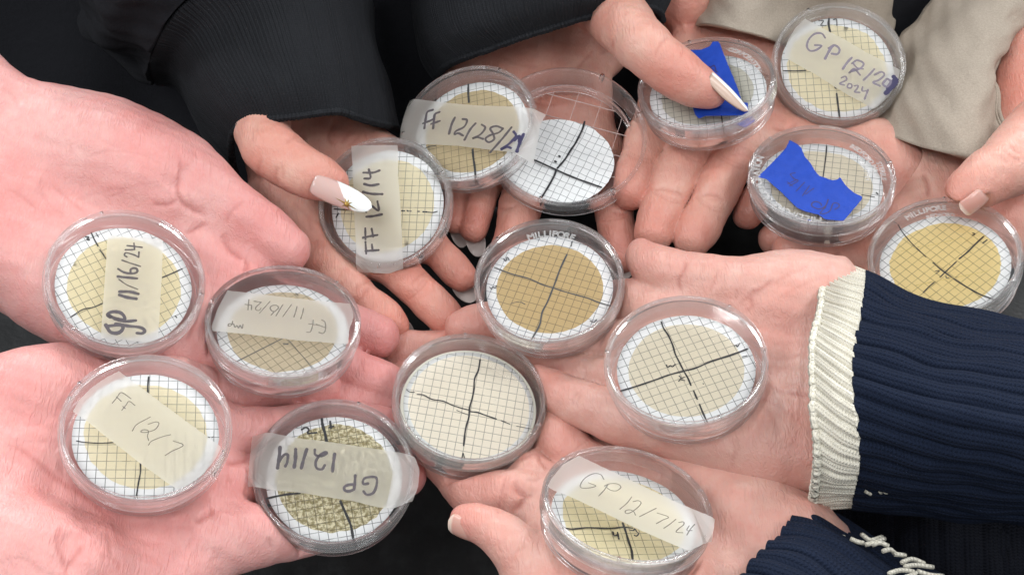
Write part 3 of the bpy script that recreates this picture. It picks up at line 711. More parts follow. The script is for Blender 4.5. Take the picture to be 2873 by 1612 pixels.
def surface_nets(F):
    d = F.d; n = d.shape
    ins = d < 0
    c = ins[:-1, :-1, :-1].astype(np.int8)
    tot = np.zeros(c.shape, np.int8)
    for i in (0, 1):
        for j in (0, 1):
            for k in (0, 1): tot += ins[i:n[0] - 1 + i, j:n[1] - 1 + j, k:n[2] - 1 + k]
    cells = np.argwhere((tot > 0) & (tot < 8))
    idx = -np.ones(c.shape, np.int64); idx[tuple(cells.T)] = np.arange(len(cells))
    acc = np.zeros((len(cells), 3)); cnt = np.zeros(len(cells))
    cor = [(i, j, k) for i in (0, 1) for j in (0, 1) for k in (0, 1)]
    val = {q: d[cells[:, 0] + q[0], cells[:, 1] + q[1], cells[:, 2] + q[2]] for q in cor}
    for p in cor:
        for ax in range(3):
            if p[ax]: continue
            q = list(p); q[ax] = 1; q = tuple(q)
            a, b = val[p], val[q]; m = (a < 0) != (b < 0)
            t = np.where(m, a / np.where(m, a - b, 1), 0)
            pos = np.tile(np.array(p, float), (len(cells), 1)); pos[:, ax] += t
            acc += pos * m[:, None]; cnt += m
    V = (cells + acc / cnt[:, None]) * F.vox + F.lo
    Fc = []
    for ax in range(3):
        o = [(1, 2), (2, 0), (0, 1)][ax]
        sl0 = [slice(None)] * 3; sl1 = [slice(None)] * 3
        sl0[ax] = slice(0, -1); sl1[ax] = slice(1, None)
        A = ins[tuple(sl0)]; B = ins[tuple(sl1)]
        e = np.argwhere(A != B)
        e = e[(e[:, o[0]] > 0) & (e[:, o[1]] > 0) & (e[:, o[0]] < n[o[0]] - 1) & (e[:, o[1]] < n[o[1]] - 1)]
        q = []
        for du, dv in ((-1, -1), (0, -1), (0, 0), (-1, 0)):
            p = e.copy(); p[:, o[0]] += du; p[:, o[1]] += dv
            q.append(idx[p[:, 0], p[:, 1], p[:, 2]])
        q = np.stack(q, 1); fl = A[tuple(e.T)]
        q[~fl] = q[~fl][:, ::-1]
        Fc.append(q)
    Fc = np.vstack(Fc); Fc = Fc[(Fc >= 0).all(1)]
    return V, Fc
def vert_normals(V, Fc):
    a = V[Fc[:, 2]] - V[Fc[:, 0]]; b = V[Fc[:, 3]] - V[Fc[:, 1]]; nf = np.cross(a, b)
    N = np.zeros_like(V)
    for k in range(4): np.add.at(N, Fc[:, k], nf)
    return N / (np.linalg.norm(N, axis=1, keepdims=True) + 1e-12)
def poly_dist2(p, line):
    d = np.full(len(p), 1e9); u = np.zeros(len(p))
    for i in range(len(line) - 1):
        a, b = line[i], line[i + 1]; e = b - a
        t = np.clip(((p - a) @ e) / (e @ e + 1e-9), 0, 1)
        q = ((p - a - t[:, None] * e) ** 2).sum(1)
        m = q < d; d[m] = q[m]; u[m] = (i + t[m]) / (len(line) - 1)
    return np.sqrt(d), u

def hand(parent, mat, palms=(), bulges=(), fingers=(), rest_on=(), creases=(), flush=(), dents=(), vox=.75, label=None, blend=5, name='hand', drop=4.5, keep=()):
    """palms: (crop, outline, top-plane control points, half thickness); chains: (crop, [(x, y, height, radius mm)])"""
    prims = []
    for (cr, poly, ctrl, t) in palms:
        pl = plane_of(Q(*ctrl)); pl[2] -= drop; nrm = np.array([-pl[0], -pl[1], 1.0])
        sp = np.array(Q(cr, poly))[:, :2]
        sp = resample(catmull(np.vstack([sp, sp[:1]]), 4), 90)[:-1]
        w = on_plane(sp, (0, 0, pl[2] - t), nrm)
        prims.append(('slab', w[:, :2], pl, t))
    def chain(cr, pts, dz=None):
        dz = drop if dz is None else dz
        q = [(a[0], a[1], a[2] - dz, a[3]) for a in Q(cr, pts)]; w = np.array([[*P(a[0], a[1], a[2]), a[3]] for a in q])
        return catmull(w, 5)
    bl = [chain(*b) for b in bulges]; fg = [chain(*f, dz=(0 if i in keep else None)) for i, f in enumerate(fingers)]; dn = [chain(*f) for f in dents]
    creases = list(creases)
    for f, c in zip(fingers, fg):
        sl_ = np.r_[0, np.cumsum(np.linalg.norm(np.diff(c[:, :3], axis=0), axis=1))]; L_f = sl_[-1]
        if c[:, 3].max() > 10.8 or L_f < 25: continue
        tipd = L_f - sl_ + c[-1, 3]
        c[:, 3] *= 1 + .05 * np.cos(2 * PI * (tipd - 12) / 23.0) * np.clip((70 - tipd) / 20, 0, 1)
        for jd in (24.0, 25.4, 47.0, 48.6):
            if jd > L_f + c[-1, 3]: continue
            w_ = np.array([np.interp(jd, tipd[::-1], c[::-1, k]) for k in range(4)])
            w2 = np.array([np.interp(jd - 3, tipd[::-1], c[::-1, k]) for k in range(3)])
            (pq, dq) = project(np.array([w_[:3], w2])); ax_ = pq[1] - pq[0]; ax_ /= np.linalg.norm(ax_) + 1e-9
            per = np.array([-ax_[1], ax_[0]]); rp = w_[3] * F / dq[0] * .86
            creases.append(('S', [tuple(pq[0] - per * rp - ax_ * 4), tuple(pq[0] - per * rp * .4 + ax_ * 3), tuple(pq[0] + per * rp * .5 + ax_ * 2), tuple(pq[0] + per * rp - ax_ * 5)], .55, .45 if jd in (24.0, 47.0) else .25))
    pts = np.vstack([np.c_[p[1], np.full(len(p[1]), p[2][2]) + p[1] @ p[2][:2]] for p in prims] + [c[:, :3] for c in bl + fg])
    rmax = 14
    F_ = Field(pts.min(0) - rmax - 12, pts.max(0) + rmax + 2, vox)
    for _, w, pl, t in prims:
        zc = w @ pl[:2] + pl[2]
        r = F_.box((*w.min(0), zc.min() - 2 * t), (*w.max(0), zc.max()), 8)
        if r is None: continue
        sl, (X, Y, Z) = r
        x2, y2 = X[:, :, 0], Y[:, :, 0]
        x2, y2 = np.broadcast_arrays(x2, y2)
        d2 = poly_sd(x2, y2, w)
        # the palm is hollowed a little in the middle and thins towards its rim
        zz = Z - (pl[0] * X + pl[1] * Y + pl[2] - t)
        dd = np.maximum(d2 + t, 0)[:, :, None]
        d = np.sqrt(dd ** 2 + zz ** 2) - t
        F_.d[sl] = smin(F_.d[sl], d, 5)
    def put(D, c, k):
        for i in range(len(c) - 1):
            a, b = c[i], c[i + 1]; rr = max(a[3], b[3])
            r = F_.box(np.minimum(a[:3], b[:3]) - rr, np.maximum(a[:3], b[:3]) + rr, k + 2)
            if r is None: continue
            sl, g = r; D[sl] = (smin(D[sl], seg_d(g, a[:3], b[:3], a[3], b[3]), k) if k > 0 else np.minimum(D[sl], seg_d(g, a[:3], b[:3], a[3], b[3])))
    for c in bl: put(F_.d, c, blend + 3)
    palm = F_.d.copy(); out = F_.d.copy()
    for c in fg:
        D = np.full(F_.d.shape, 12.0, np.float32); put(D, c, 0)
        # separate digits stay apart, each grows out of the palm
        out = np.minimum(out, smin(palm, D, blend))
    for c in dn:
        D = np.full(F_.d.shape, 12.0, np.float32); put(D, c, 0)
        h = np.clip(4 - np.abs(out + D), 0, None) / 4
        out = np.maximum(out, -D) + h * h
    # skin presses flat under the dish it carries
    for key in rest_on:
        fr = DISHES[key]; R = (34 if key == 'plate' else 27.2) * fr.k
        r = F_.box(fr.o - R - 6, fr.o + R + 6, 4)
        if r is None: continue
        sl, (X, Y, Z) = r
        dx, dy, dz = X - fr.o[0], Y - fr.o[1], Z - fr.o[2]
        ax = dx * fr.n[0] + dy * fr.n[1] + dz * fr.n[2]
        rad = np.sqrt(np.maximum(dx * dx + dy * dy + dz * dz - ax * ax, 0))
        cd = np.maximum(rad - R, np.maximum(-ax - (4.1 + getattr(fr, 'drop', 0)) * fr.k, ax - 14))
        k = 2.0; o = out[sl]; h = np.clip(k - np.abs(o + cd), 0, None) / k
        out[sl] = np.maximum(o, -cd) + h * h * k * .25
    F_.d = out
    for ax in range(3):
        for e in (0, -1):
            s_ = [slice(None)] * 3; s_[ax] = e; F_.d[tuple(s_)] = np.maximum(F_.d[tuple(s_)], .5)
    V, Fc = surface_nets(F_)
    # drop stray islands: keep it one body
    for _ in range(2):
        A = np.zeros_like(V); cn = np.zeros(len(V))
        for k in range(4):
            for q in (1, 3):
                np.add.at(A, Fc[:, k], V[Fc[:, (k + q) % 4]]); np.add.at(cn, Fc[:, k], 1)
        V = V * .5 + .5 * A / cn[:, None]
    N = vert_normals(V, Fc)
    if V.shape[0] and (N[np.argmax(V[:, 2])] @ np.array([0, 0, 1])) < 0: Fc = Fc[:, ::-1]; N = -N
    uvp, dep = project(V); ppm = F / dep
    facing = np.clip(((C0 - V) * N).sum(1) / np.linalg.norm(C0 - V, axis=1) * 2.2, 0, 1)
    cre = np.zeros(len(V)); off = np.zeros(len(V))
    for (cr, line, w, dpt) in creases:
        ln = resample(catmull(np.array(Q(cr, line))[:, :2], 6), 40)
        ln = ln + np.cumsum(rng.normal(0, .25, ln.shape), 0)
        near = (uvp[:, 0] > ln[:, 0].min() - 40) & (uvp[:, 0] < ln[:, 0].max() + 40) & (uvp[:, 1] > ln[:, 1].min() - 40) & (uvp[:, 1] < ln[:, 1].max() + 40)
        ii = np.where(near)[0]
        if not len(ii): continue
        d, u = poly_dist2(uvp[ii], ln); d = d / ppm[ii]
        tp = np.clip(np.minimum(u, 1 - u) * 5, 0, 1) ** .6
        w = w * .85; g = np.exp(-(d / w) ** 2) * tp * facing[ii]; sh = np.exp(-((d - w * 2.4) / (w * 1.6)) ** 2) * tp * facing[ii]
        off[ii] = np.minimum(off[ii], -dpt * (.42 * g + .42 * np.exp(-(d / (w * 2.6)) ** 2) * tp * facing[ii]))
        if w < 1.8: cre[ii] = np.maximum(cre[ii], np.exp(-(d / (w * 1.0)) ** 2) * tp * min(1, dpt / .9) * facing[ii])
    # soft unevenness of flesh
    q = V / 1.0
    und = .35 * np.sin(q[:, 0] * .21 + 1.3 * np.sin(q[:, 1] * .17)) * np.sin(q[:, 1] * .23 + q[:, 2] * .1) + .12 * np.sin(q[:, 0] * .6 + q[:, 1] * .5) * np.sin(q[:, 1] * .7 - q[:, 0] * .3)
    V = V + N * (off + und)[:, None]
    fl = np.zeros(len(V))
    for (cr, (x, y), r, a) in flush:
        p = np.array(Q(cr, [(x, y)]))[0, :2]
        d = np.linalg.norm(uvp - p, axis=1) / ppm
        fl = np.maximum(fl, a * np.exp(-(d / r) ** 2))
    for c in fg:
        d = np.linalg.norm(V - c[-1, :3], axis=1); fl = np.maximum(fl, .8 * np.exp(-(d / 11) ** 2))
        for m in (len(c) // 2,):
            d = np.linalg.norm(V - c[m, :3], axis=1); fl = np.maximum(fl, .3 * np.exp(-(d / 9) ** 2))
    me = bpy.data.meshes.new(name)
    me.vertices.add(len(V)); me.vertices.foreach_set('co', (V * MM).astype(np.float32).ravel())
    me.loops.add(len(Fc) * 4); me.loops.foreach_set('vertex_index', Fc.ravel().astype(np.int32))
    me.polygons.add(len(Fc)); me.polygons.foreach_set('loop_start', (np.arange(len(Fc)) * 4).astype(np.int32))
    me.polygons.foreach_set('loop_total', np.full(len(Fc), 4, np.int32))
    me.polygons.foreach_set('use_smooth', np.ones(len(Fc), bool))
    me.materials.append(mat); me.update(calc_edges=True); me.validate()
    o = bpy.data.objects.new(name, me); COL.objects.link(o); o.parent = parent
    attr(o, 'flush', fl); attr(o, 'crease', cre)
    if label: o['label'] = label
    return o

# ------------------------------------------------------------------ nails
def nail_material(name, kind):
    t = NT(name); uv = t.node('SeparateXYZ'); t.set(uv.inputs[0], t.uv())
    u, v = uv.outputs[0], uv.outputs[1]
    if kind == 'french':
        # slanted white tip over a milky pink bed
        e = t.math('ADD', u, t.math('MULTIPLY', t.math('SUBTRACT', v, .5), -.42))
        f = t.ramp(t.math('ADD', e, t.math('MULTIPLY', t.noise(t.uv(), 12, 2), .02)), .53, .56)
        c = t.mix(f, (.56, .37, .33), (.88, .88, .87))
        p = t.princ(Base_Color=c, Roughness=.07, Coat_Weight=1.0, Coat_Roughness=.03, Specular_IOR_Level=.6, Subsurface_Weight=.15, Subsurface_Scale=.002)
        return t.finish(p)
    if kind == 'whiteface':
        f = t.ramp(t.math('ADD', v, t.math('MULTIPLY', u, -.05)), .56, .60)
        c = t.mix(f, (.88, .88, .87), (.50, .36, .28))
        return t.finish(t.princ(Base_Color=c, Roughness=.35, Coat_Weight=.25, Coat_Roughness=.2))
    if kind == 'clear':
        p = t.princ(Base_Color=(.86, .78, .74), Roughness=.08, Coat_Weight=1.0, Coat_Roughness=.03)
        tr = t.node('BsdfTransparent', {'Color': (.95, .92, .9)})
        m = t.node('MixShader', {0: .55}); t.l.new(tr.outputs[0], m.inputs[1]); t.l.new(p.outputs[0], m.inputs[2])
        return t.finish(m)
    f = t.ramp(u, .84, .9)
    c = t.mix(f, (.60, .32, .26), (.72, .56, .47))
    l = t.ramp(u, 0.0, .18); c = t.mix(l, (.66, .42, .36), c)
    return t.finish(t.princ(Base_Color=c, Roughness=.28, Coat_Weight=.35, Coat_Roughness=.2, Subsurface_Weight=.2, Subsurface_Scale=.002))
M_NF = nail_material('french_nail_gel', 'french'); M_NW = nail_material('white_nail_gel', 'whiteface')
M_NC = nail_material('clear_nail_gel', 'clear'); M_NN = nail_material('bare_nail', 'bare')
M_GOLD = simple('gold_foil', (.36, .23, .05), .32, .5, 0, metal=.6)
def nail(parent, cr, base, tip, width, up, mat, shape='almond', arc=1.0, lift=.6, thick=.5):
    """base/tip (photo x, y, height mm); up: world vector out of the nail face"""
    b = Q(cr, [base])[0]; e = Q(cr, [tip])[0]
    B = P(*b); E = P(*e); f = E - B; L = np.linalg.norm(f); f /= L
    u = np.array(up, float); u -= f * (u @ f); u /= np.linalg.norm(u); s = np.cross(f, u)
    nu, nv = 22, 13; V = []; UV = []
    for i in range(nu):
        t = i / (nu - 1)
        if shape == 'almond':
            w = .80 + .2 * math.sin(min(t / .35, 1) * PI / 2)
            if t > .38: q = (t - .38) / .62; w *= math.sqrt(max(0, 1 - q ** 1.9)) * (1 - .10 * q) + .02
            if t < .06: w *= .80 + .2 * t / .06
        else:
            w = .86 + .14 * min(t / .3, 1)
            if t > .80: q = (t - .80) / .2; w *= math.sqrt(max(0, 1 - (q * .92) ** 2.2))
            if t < .14: w *= .62 + .38 * math.sqrt(t / .14)
        for j in range(nv):
            v = -1 + 2 * j / (nv - 1); th = v * arc * w
            R = width / 2 / math.sin(arc)
            p = B + f * L * t + s * R * math.sin(th) + u * (R * math.cos(th) - R * math.cos(arc) * .0 - R + lift + .6 * math.sin(t * PI) * 1.2)
            V.append(p); UV.append((t, j / (nv - 1)))
    n = len(V); V = np.array(V); V2 = V - u * thick
    Fc = []
    for i in range(nu - 1):
        for j in range(nv - 1):
            a = i * nv + j; Fc.append((a, a + 1, a + nv + 1, a + nv)); Fc.append((n + a, n + a + nv, n + a + nv + 1, n + a + 1))
    for i in range(nu - 1):
        for j, r in ((0, 0), (nv - 1, 1)):
            a = i * nv + j; q = (a, a + nv, n + a + nv, n + a); Fc.append(q if not r else q[::-1])
    for j in range(nv - 1):
        for i, r in ((0, 1), (nu - 1, 0)):
            a = i * nv + j; q = (a, a + 1, n + a + 1, n + a); Fc.append(q[::-1] if not r else q)
    return mesh_obj('fingernail', np.vstack([V, V2]), Fc, mat, parent, uv=UV + UV), (B, f, u, s, L)

# ------------------------------------------------------------------ people
def person(label, x, y, h):
    return empty('person', P(x, y, h) * 0, label, 'person')
pA = person('person at the left with bare pink palms and no sleeves in view', 0, 0, 0)
pB = person('person in black ribbed sweatshirt with long white pointed nails', 0, 0, 0)
pC = person('person in beige fleece with bare short nails, at the top right', 0, 0, 0)
pD = person('person in navy ribbed sweater with cream cuff, at the right', 0, 0, 0)

# left person, upper palm (left hand)
hand(pA, SK_A,
     palms=[('S', [(-60, 120), (0, 158), (50, 205), (110, 245), (200, 262), (320, 292), (420, 325), (500, 365), (570, 415), (640, 500), (700, 620), (775, 730), (800, 860), (780, 1000), (720, 1060), (600, 1050), (420, 1035), (300, 985), (200, 945), (120, 895), (50, 835), (0, 790), (-80, 720)],
             ('S', [(50, 300, 150), (50, 700, 138), (420, 900, 132), (760, 900, 112), (500, 450, 136)]), 12)],
     bulges=[('S', [(60, 420, 126, 19), (250, 450, 127, 21), (430, 520, 124, 20), (560, 600, 118, 15)]), ('S', [(-40, 620, 122, 18), (100, 750, 120, 17), (260, 870, 116, 14)]), ('S', [(620, 720, 106, 9), (700, 820, 104, 9)])],
     fingers=[('A1', [(900, 830, 124, 12), (1010, 920, 126, 11.5), (1130, 1020, 125, 11), (1260, 1115, 122, 10.8), (1370, 1195, 119, 10.2), (1450, 1253, 117, 8.6)]),
              ('S', [(740, 800, 102, 9.5), (850, 860, 101, 9.5), (960, 905, 98, 9), (1060, 945, 94, 8)]),
              ('S', [(720, 900, 100, 9.5), (860, 980, 98, 9.3), (1000, 1045, 94, 9), (1110, 1095, 89, 7.6)]),
              ('S', [(680, 990, 97, 9), (830, 1060, 94, 8.6), (970, 1105, 90, 8.2), (1080, 1145, 87, 7.2)])],
     rest_on=['gp_nov', 'ff_nov'],
     creases=[('A1', [(200, 900), (420, 1010), (560, 1040)], 3.5, 1.6), ('A1', [(860, 960), (920, 900), (930, 820)], 2.6, 1.6), ('A1', [(700, 640), (850, 760), (930, 900)], 3.2, .8), ('A1', [(905, 770), (910, 850), (895, 930), (908, 1000), (960, 1050), (1040, 1090)], .9, 1.5), ('A1', [(905, 1000), (840, 1025), (770, 1020)], .8, .7), ('A1', [(1040, 1120), (960, 1160), (920, 1170)], .8, .8),
              ('A1', [(1230, 1290), (1245, 1340), (1225, 1370)], .8, 1.0), ('A1', [(1110, 1180), (1170, 1250), (1235, 1300)], 1.0, 1.4), ('A1', [(1225, 1010), (1160, 1070), (1130, 1130)], .7, .5), ('A1', [(1190, 1030), (1150, 1075)], .6, .3),
              ('A1', [(260, 920), (330, 980), (430, 1060)], .9, .5), ('A1', [(380, 1000), (520, 960), (700, 950)], .8, .3), ('A1', [(200, 930), (240, 1020), (330, 1080)], .9, .3),
              ('A1', [(0, 940), (100, 975), (200, 1060)], .9, .35), ('A1', [(550, 600), (700, 620), (830, 690)], .7, .22), ('A1', [(480, 690), (640, 760), (800, 780)], .7, .22), ('A1', [(400, 800), (560, 760), (720, 780), (860, 850)], .7, .22),
              ('A1', [(520, 1000), (620, 960), (640, 850)], .6, .2), ('A1', [(940, 960), (970, 1050)], .7, .4), ('A1', [(10, 440), (60, 480), (90, 560)], .9, .25), ('A1', [(420, 720), (430, 850), (400, 950)], .6, .15)],
     flush=[('S', (420, 420), 22, .55), ('S', (60, 560), 26, .5), ('S', (780, 590), 22, .6), ('S', (560, 1010), 22, .5), ('S', (700, 850), 22, .55), ('S', (1010, 930), 20, .7), ('S', (1000, 1040), 20, .7)], label='upper palm of the left person, thumb toward the black sleeve')
# left person, lower palm (right hand)
hand(pA, SK_A,
     palms=[('Z4', [(-120, 300), (0, 303), (120, 280), (280, 266), (430, 264), (560, 280), (800, 250), (1000, 210), (1180, 235), (1200, 330), (1215, 500), (1195, 760), (1140, 1000), (1110, 1150), (1190, 1330), (1300, 1440), (1200, 1560), (900, 1650), (-120, 1700)],
             ('S', [(60, 1100, 139), (60, 1500, 139), (400, 1480, 128), (640, 1120, 114), (640, 1480, 114)]), 12)],
     bulges=[('Z4', [(60, 1330, 126, 18), (300, 1430, 123, 17), (520, 1440, 118, 14)]), ('Z4', [(40, 500, 127, 15), (250, 430, 123, 13.5), (430, 400, 116, 12)]), ('Z4', [(900, 1250, 106, 12), (1050, 1240, 104, 11)]), ('Z4', [(1150, 420, 103, 10), (1180, 1200, 106, 12)])],
     fingers=[('Z4', [(1120, 395, 107, 8.5), (1350, 395, 103, 7.8), (1600, 380, 99, 7.2), (1850, 375, 96, 6.8)]),
              ('Z4', [(1100, 650, 107, 9.6), (1350, 645, 103, 9.4), (1650, 615, 97, 9.0), (1950, 590, 93, 8.4), (2180, 600, 90, 7.4)]),
              ('Z4', [(1120, 925, 107, 9), (1350, 915, 103, 8.6), (1650, 885, 97, 8.6), (2000, 865, 91, 8.2), (2320, 880, 86, 7.0)]),
              ('Z4', [(950, 1290, 112, 12), (1180, 1262, 109, 11.8), (1400, 1232, 104, 11.4), (1620, 1190, 98, 10.6), (1850, 1150, 93, 9.6), (2080, 1100, 89, 8.4)])],
     rest_on=['ff_dec7', 'gp_dec14'],
     creases=[('Z4', [(0, 760), (200, 880), (420, 1050), (560, 1200)], 4.0, 2.2), ('Z4', [(380, 1180), (400, 1300), (390, 1445)], 3.2, 1.8), ('Z4', [(640, 1190), (850, 1160), (1080, 1150)], 3.0, 1.2), ('Z4', [(0, 700), (130, 735), (280, 850), (430, 960), (560, 1050), (620, 1120)], 1.1, 1.0), ('Z4', [(330, 800), (360, 870), (440, 950)], .9, .4), ('Z4', [(350, 1150), (330, 1260), (370, 1370), (385, 1445)], 1.1, 1.0),
              ('Z4', [(480, 1260), (430, 1340), (380, 1400)], 1.0, .8), ('Z4', [(620, 1200), (630, 1300), (620, 1350)], .8, .4), ('Z4', [(700, 1420), (640, 1350), (560, 1330)], .8, .4), ('Z4', [(500, 1150), (430, 1250)], .8, .4),
              ('Z4', [(1220, 1075), (1150, 1105), (1110, 1140)], 1.2, 1.6), ('Z4', [(1290, 812), (1350, 800), (1420, 775)], 1.0, 1.2), ('Z4', [(1200, 1290), (1240, 1340), (1190, 1370)], .7, .3), ('Z4', [(1530, 1230), (1550, 1300)], .7, .45), ('Z4', [(1290, 900), (1330, 920)], .7, .3),
              ('Z4', [(1440, 520), (1450, 580), (1435, 640)], .7, .3), ('Z4', [(1470, 510), (1480, 590)], .7, .25), ('Z4', [(1190, 235), (1240, 300), (1260, 400)], .9, .7), ('Z4', [(1060, 150), (1150, 210), (1200, 235)], .9, .9),
              ('Z4', [(0, 470), (90, 440), (180, 500)], .8, .2), ('Z4', [(50, 560), (180, 600), (300, 560)], .8, .2), ('Z4', [(90, 1340), (160, 1360), (250, 1440)], .9, .4), ('Z4', [(1060, 1300), (1100, 1220), (1080, 1160)], .7, .3)],
     flush=[('Z4', (200, 420), 22, .55), ('Z4', (560, 1150), 20, .5), ('Z4', (1300, 980), 20, .6), ('Z4', (1400, 720), 16, .5), ('Z4', (120, 1100), 22, .45), ('Z4', (1000, 1330), 20, .4)], label='lower palm of the left person, under the thin-pen 12/7 dish')

# black-sleeved person, right hand (left in the picture) with the starred thumb nail
hB = hand(pB, SK_C,
     palms=[('Z2', [(100, 60), (150, 250), (200, 420), (320, 600), (420, 730), (540, 820), (700, 855), (850, 840), (1010, 790), (1100, 690), (1150, 520), (1100, 340), (970, 210), (850, 110), (790, -60), (680, -220), (100, -220)],
             ('Z2', [(200, 0, 106), (900, 0, 106), (900, 800, 96), (400, 700, 100)]), 11)],
     bulges=[('Z2', [(330, 130, 94, 11), (520, 60, 92, 11)]), ('Z2', [(350, 480, 86, 13), (520, 720, 84, 11)])],
     fingers=[('Z2', [(560, 800, 90, 8.6), (670, 895, 90, 7.6), (775, 985, 89, 7.0), (875, 1070, 87, 6.6), (915, 1108, 86, 6.0)]),
              ('Z2', [(880, 770, 88, 8.2), (990, 880, 88, 7.8), (1085, 975, 86, 7.6), (1165, 1055, 84, 7.2), (1190, 1082, 83, 6.4)]),
              ('Z2', [(1060, 640, 86, 7.6), (1140, 735, 86, 6.9), (1205, 805, 85, 6.7), (1258, 862, 84, 6.0)]),
              ('Z2', [(250, 40, 116, 11.5), (248, 120, 121, 11), (280, 200, 123, 10.8), (355, 265, 123, 10.4), (450, 325, 122, 9.6), (540, 362, 120, 8.4), (600, 385, 119, 6.6)])],
     rest_on=['ff_dec14'], keep=(3,),
     creases=[('Z2', [(395, 155), (375, 180), (430, 150), (470, 175)], .8, .5), ('Z2', [(240, 260), (225, 330), (245, 380)], .7, .45), ('Z2', [(320, 300), (310, 360), (330, 400)], .7, .5), ('Z2', [(350, 290), (345, 370)], .6, .3),
              ('Z2', [(480, 560), (560, 600), (640, 590)], .8, .4), ('Z2', [(400, 480), (470, 560), (490, 640)], .8, .4), ('Z2', [(620, 60), (580, 150), (610, 200)], 1.0, .8), ('Z2', [(700, 110), (640, 190)], .9, .5), ('Z2', [(770, 120), (720, 160), (680, 200)], .9, .4),
              ('Z2', [(795, 905), (745, 960)], .8, .6), ('Z2', [(1085, 830), (990, 900)], .7, .4), ('Z2', [(700, 930), (740, 900), (800, 880)], .8, .4), ('Z2', [(380, 760), (430, 800)], .7, .3), ('Z2', [(1140, 800), (1095, 830)], .6, .35)],
     flush=[('Z2', (1050, 850), 18, .5), ('Z2', (620, 120), 16, .4), ('Z2', (850, 960), 15, .4)], label='hand with a gold star on its thumb nail, palm under the FF 12/14 dish')
_, nf = nail(hB, 'Z2', (498, 385, 126.5), (800, 512, 124), 9.0, (-.15, -.50, .85), M_NF, 'almond', .95, .2)
B_, f_, u_, s_, L_ = nf
def star():
    c = B_ + f_ * L_ * .63 + s_ * 2.3; V = []; Fc = []
    Rn = 4.5 / math.sin(.95); top = c - s_ * 2.3 + s_ * 2.3
    R = [6.2, 3.2, 4.6, 3.0, 6.6, 3.4, 4.4, 3.0]; a0 = .1
    V.append(top + u_ * .95); n = 8
    for k in range(2 * n):
        a = a0 + k * PI / n; r = R[k // 2] * .80 if k % 2 == 0 else .80
        # ride on the curved plate
        x = r * math.cos(a); y = r * math.sin(a)
        yy = y + 2.3; dz = Rn * math.cos(math.asin(max(-.98, min(.98, yy / Rn)))) - Rn + .32 + .72 * math.sin((.63 + x / L_) * PI)
        V.append(top + f_ * x + s_ * y + u_ * dz)
    for k in range(2 * n): Fc.append((0, 1 + k, 1 + (k + 1) % (2 * n)))
    V1, F1 = revolve([(0.001, 1.0), (.55, .85), (.9, .3), (.95, 0)], 16, False)
    V1 = np.array([top + f_ * v[0] + s_ * v[1] + u_ * (v[2] + .45) for v in V1])
    V2, F2 = merge((np.array(V), Fc), (V1, F1))
    mesh_obj('star_decal', V2, F2, M_GOLD, hB, smooth=False)
star()
nail(hB, 'Z2', (925, 1100, 77.5), (1000, 1172, 71), 8.2, (.1, .5, -.8), M_NC, 'almond', .8, .8)
n1, _ = nail(hB, 'Z2', (1130, 1095, 75), (1190, 1200, 68), 8.2, (.1, .5, -.8), M_NC, 'almond', .8, .8)
n2, _ = nail(hB, 'Z2', (1235, 885, 77), (1320, 985, 70), 7.8, (.1, .5, -.8), M_NC, 'almond', .8, .8)

# black-sleeved person, left hand (right in the picture)
hB2 = hand(pB, SK_C,
     palms=[('D', [(1110, 60), (1120, 250), (1135, 380), (1170, 430), (1300, 450), (1420, 450), (1520, 430), (1545, 370), (1540, 250), (1538, 150), (1545, 110), (1600, 40), (1660, -90), (1150, -90)],
             ('D', [(1200, 120, 104), (1500, 120, 104), (1350, 500, 92)]), 11)],
     bulges=[('D', [(1480, 20, 100, 14), (1500, 120, 94, 13)]), ('D', [(1180, 250, 84, 13), (1200, 420, 80, 10)])],
     fingers=[('D', [(1180, 400, 84, 6.5), (1153, 480, 83, 6.1), (1146, 553, 81, 5.6)]),
              ('D', [(1240, 420, 84, 7.2), (1208, 500, 84, 6.9), (1192, 572, 81, 6.2)]),
              ('S', [(1480, 480, 84, 9), (1460, 580, 85, 8.6), (1440, 680, 84, 8.4), (1430, 750, 82, 7.4)]),
              ('S', [(1690, 420, 84, 9), (1712, 520, 84, 8.6), (1728, 620, 82, 8.2), (1748, 715, 78, 7.2)]),
              ('A3', [(-60, -60, 108, 16), (40, 60, 124, 13.5), (130, 170, 135, 11.8), (230, 270, 138, 10.8), (340, 355, 136, 10.2), (440, 425, 133, 9.2), (515, 458, 131, 7.2)])],
     rest_on=['plate', 'ff_dec28', 'brown'], keep=(4,),
     creases=[('A3', [(320, 180), (270, 220), (235, 290)], .7, .5), ('A3', [(290, 200), (245, 260)], .6, .35), ('A2', [(1380, 240), (1300, 330), (1270, 350)], .9, .6), ('A2', [(1455, 190), (1460, 240), (1400, 280)], .8, .5),
              ('A2', [(900, 280), (1000, 330), (1100, 340)], .8, .3), ('A2', [(1050, 500), (1140, 530), (1200, 520)], .8, .5), ('Z3', [(620, 560), (690, 570), (770, 560)], .7, .5), ('A2', [(1170, 380), (1230, 430), (1330, 430)], .9, .4), ('A2', [(870, 1040), (930, 1050), (1000, 1030)], .7, .5)],
     flush=[('A3', (400, 380), 14, .5), ('Z3', (640, 800), 12, .6), ('A2', (770, 1100), 12, .8), ('A2', (1200, 450), 20, .3)], label='hand holding the larger plate, its white-tipped thumb reaching over the blue tape')
nail(hB2, 'D', (1786, 188, 139), (1877, 282, 128.5), 8.6, (.62, .05, .78), M_NW, 'almond', .95, 1.0)
nail(hB2, 'D', (1147, 560, 73), (1165, 622, 68), 7.0, (0, .5, -.85), M_NC, 'almond', .8, .6)
nail(hB2, 'D', (1190, 580, 73), (1206, 645, 68), 8.0, (0, .5, -.85), M_NC, 'almond', .8, .6)
nail(hB2, 'D', (1562, 640, 72), (1578, 700, 66), 7.6, (0, .5, -.85), M_NC, 'almond', .8, .6)

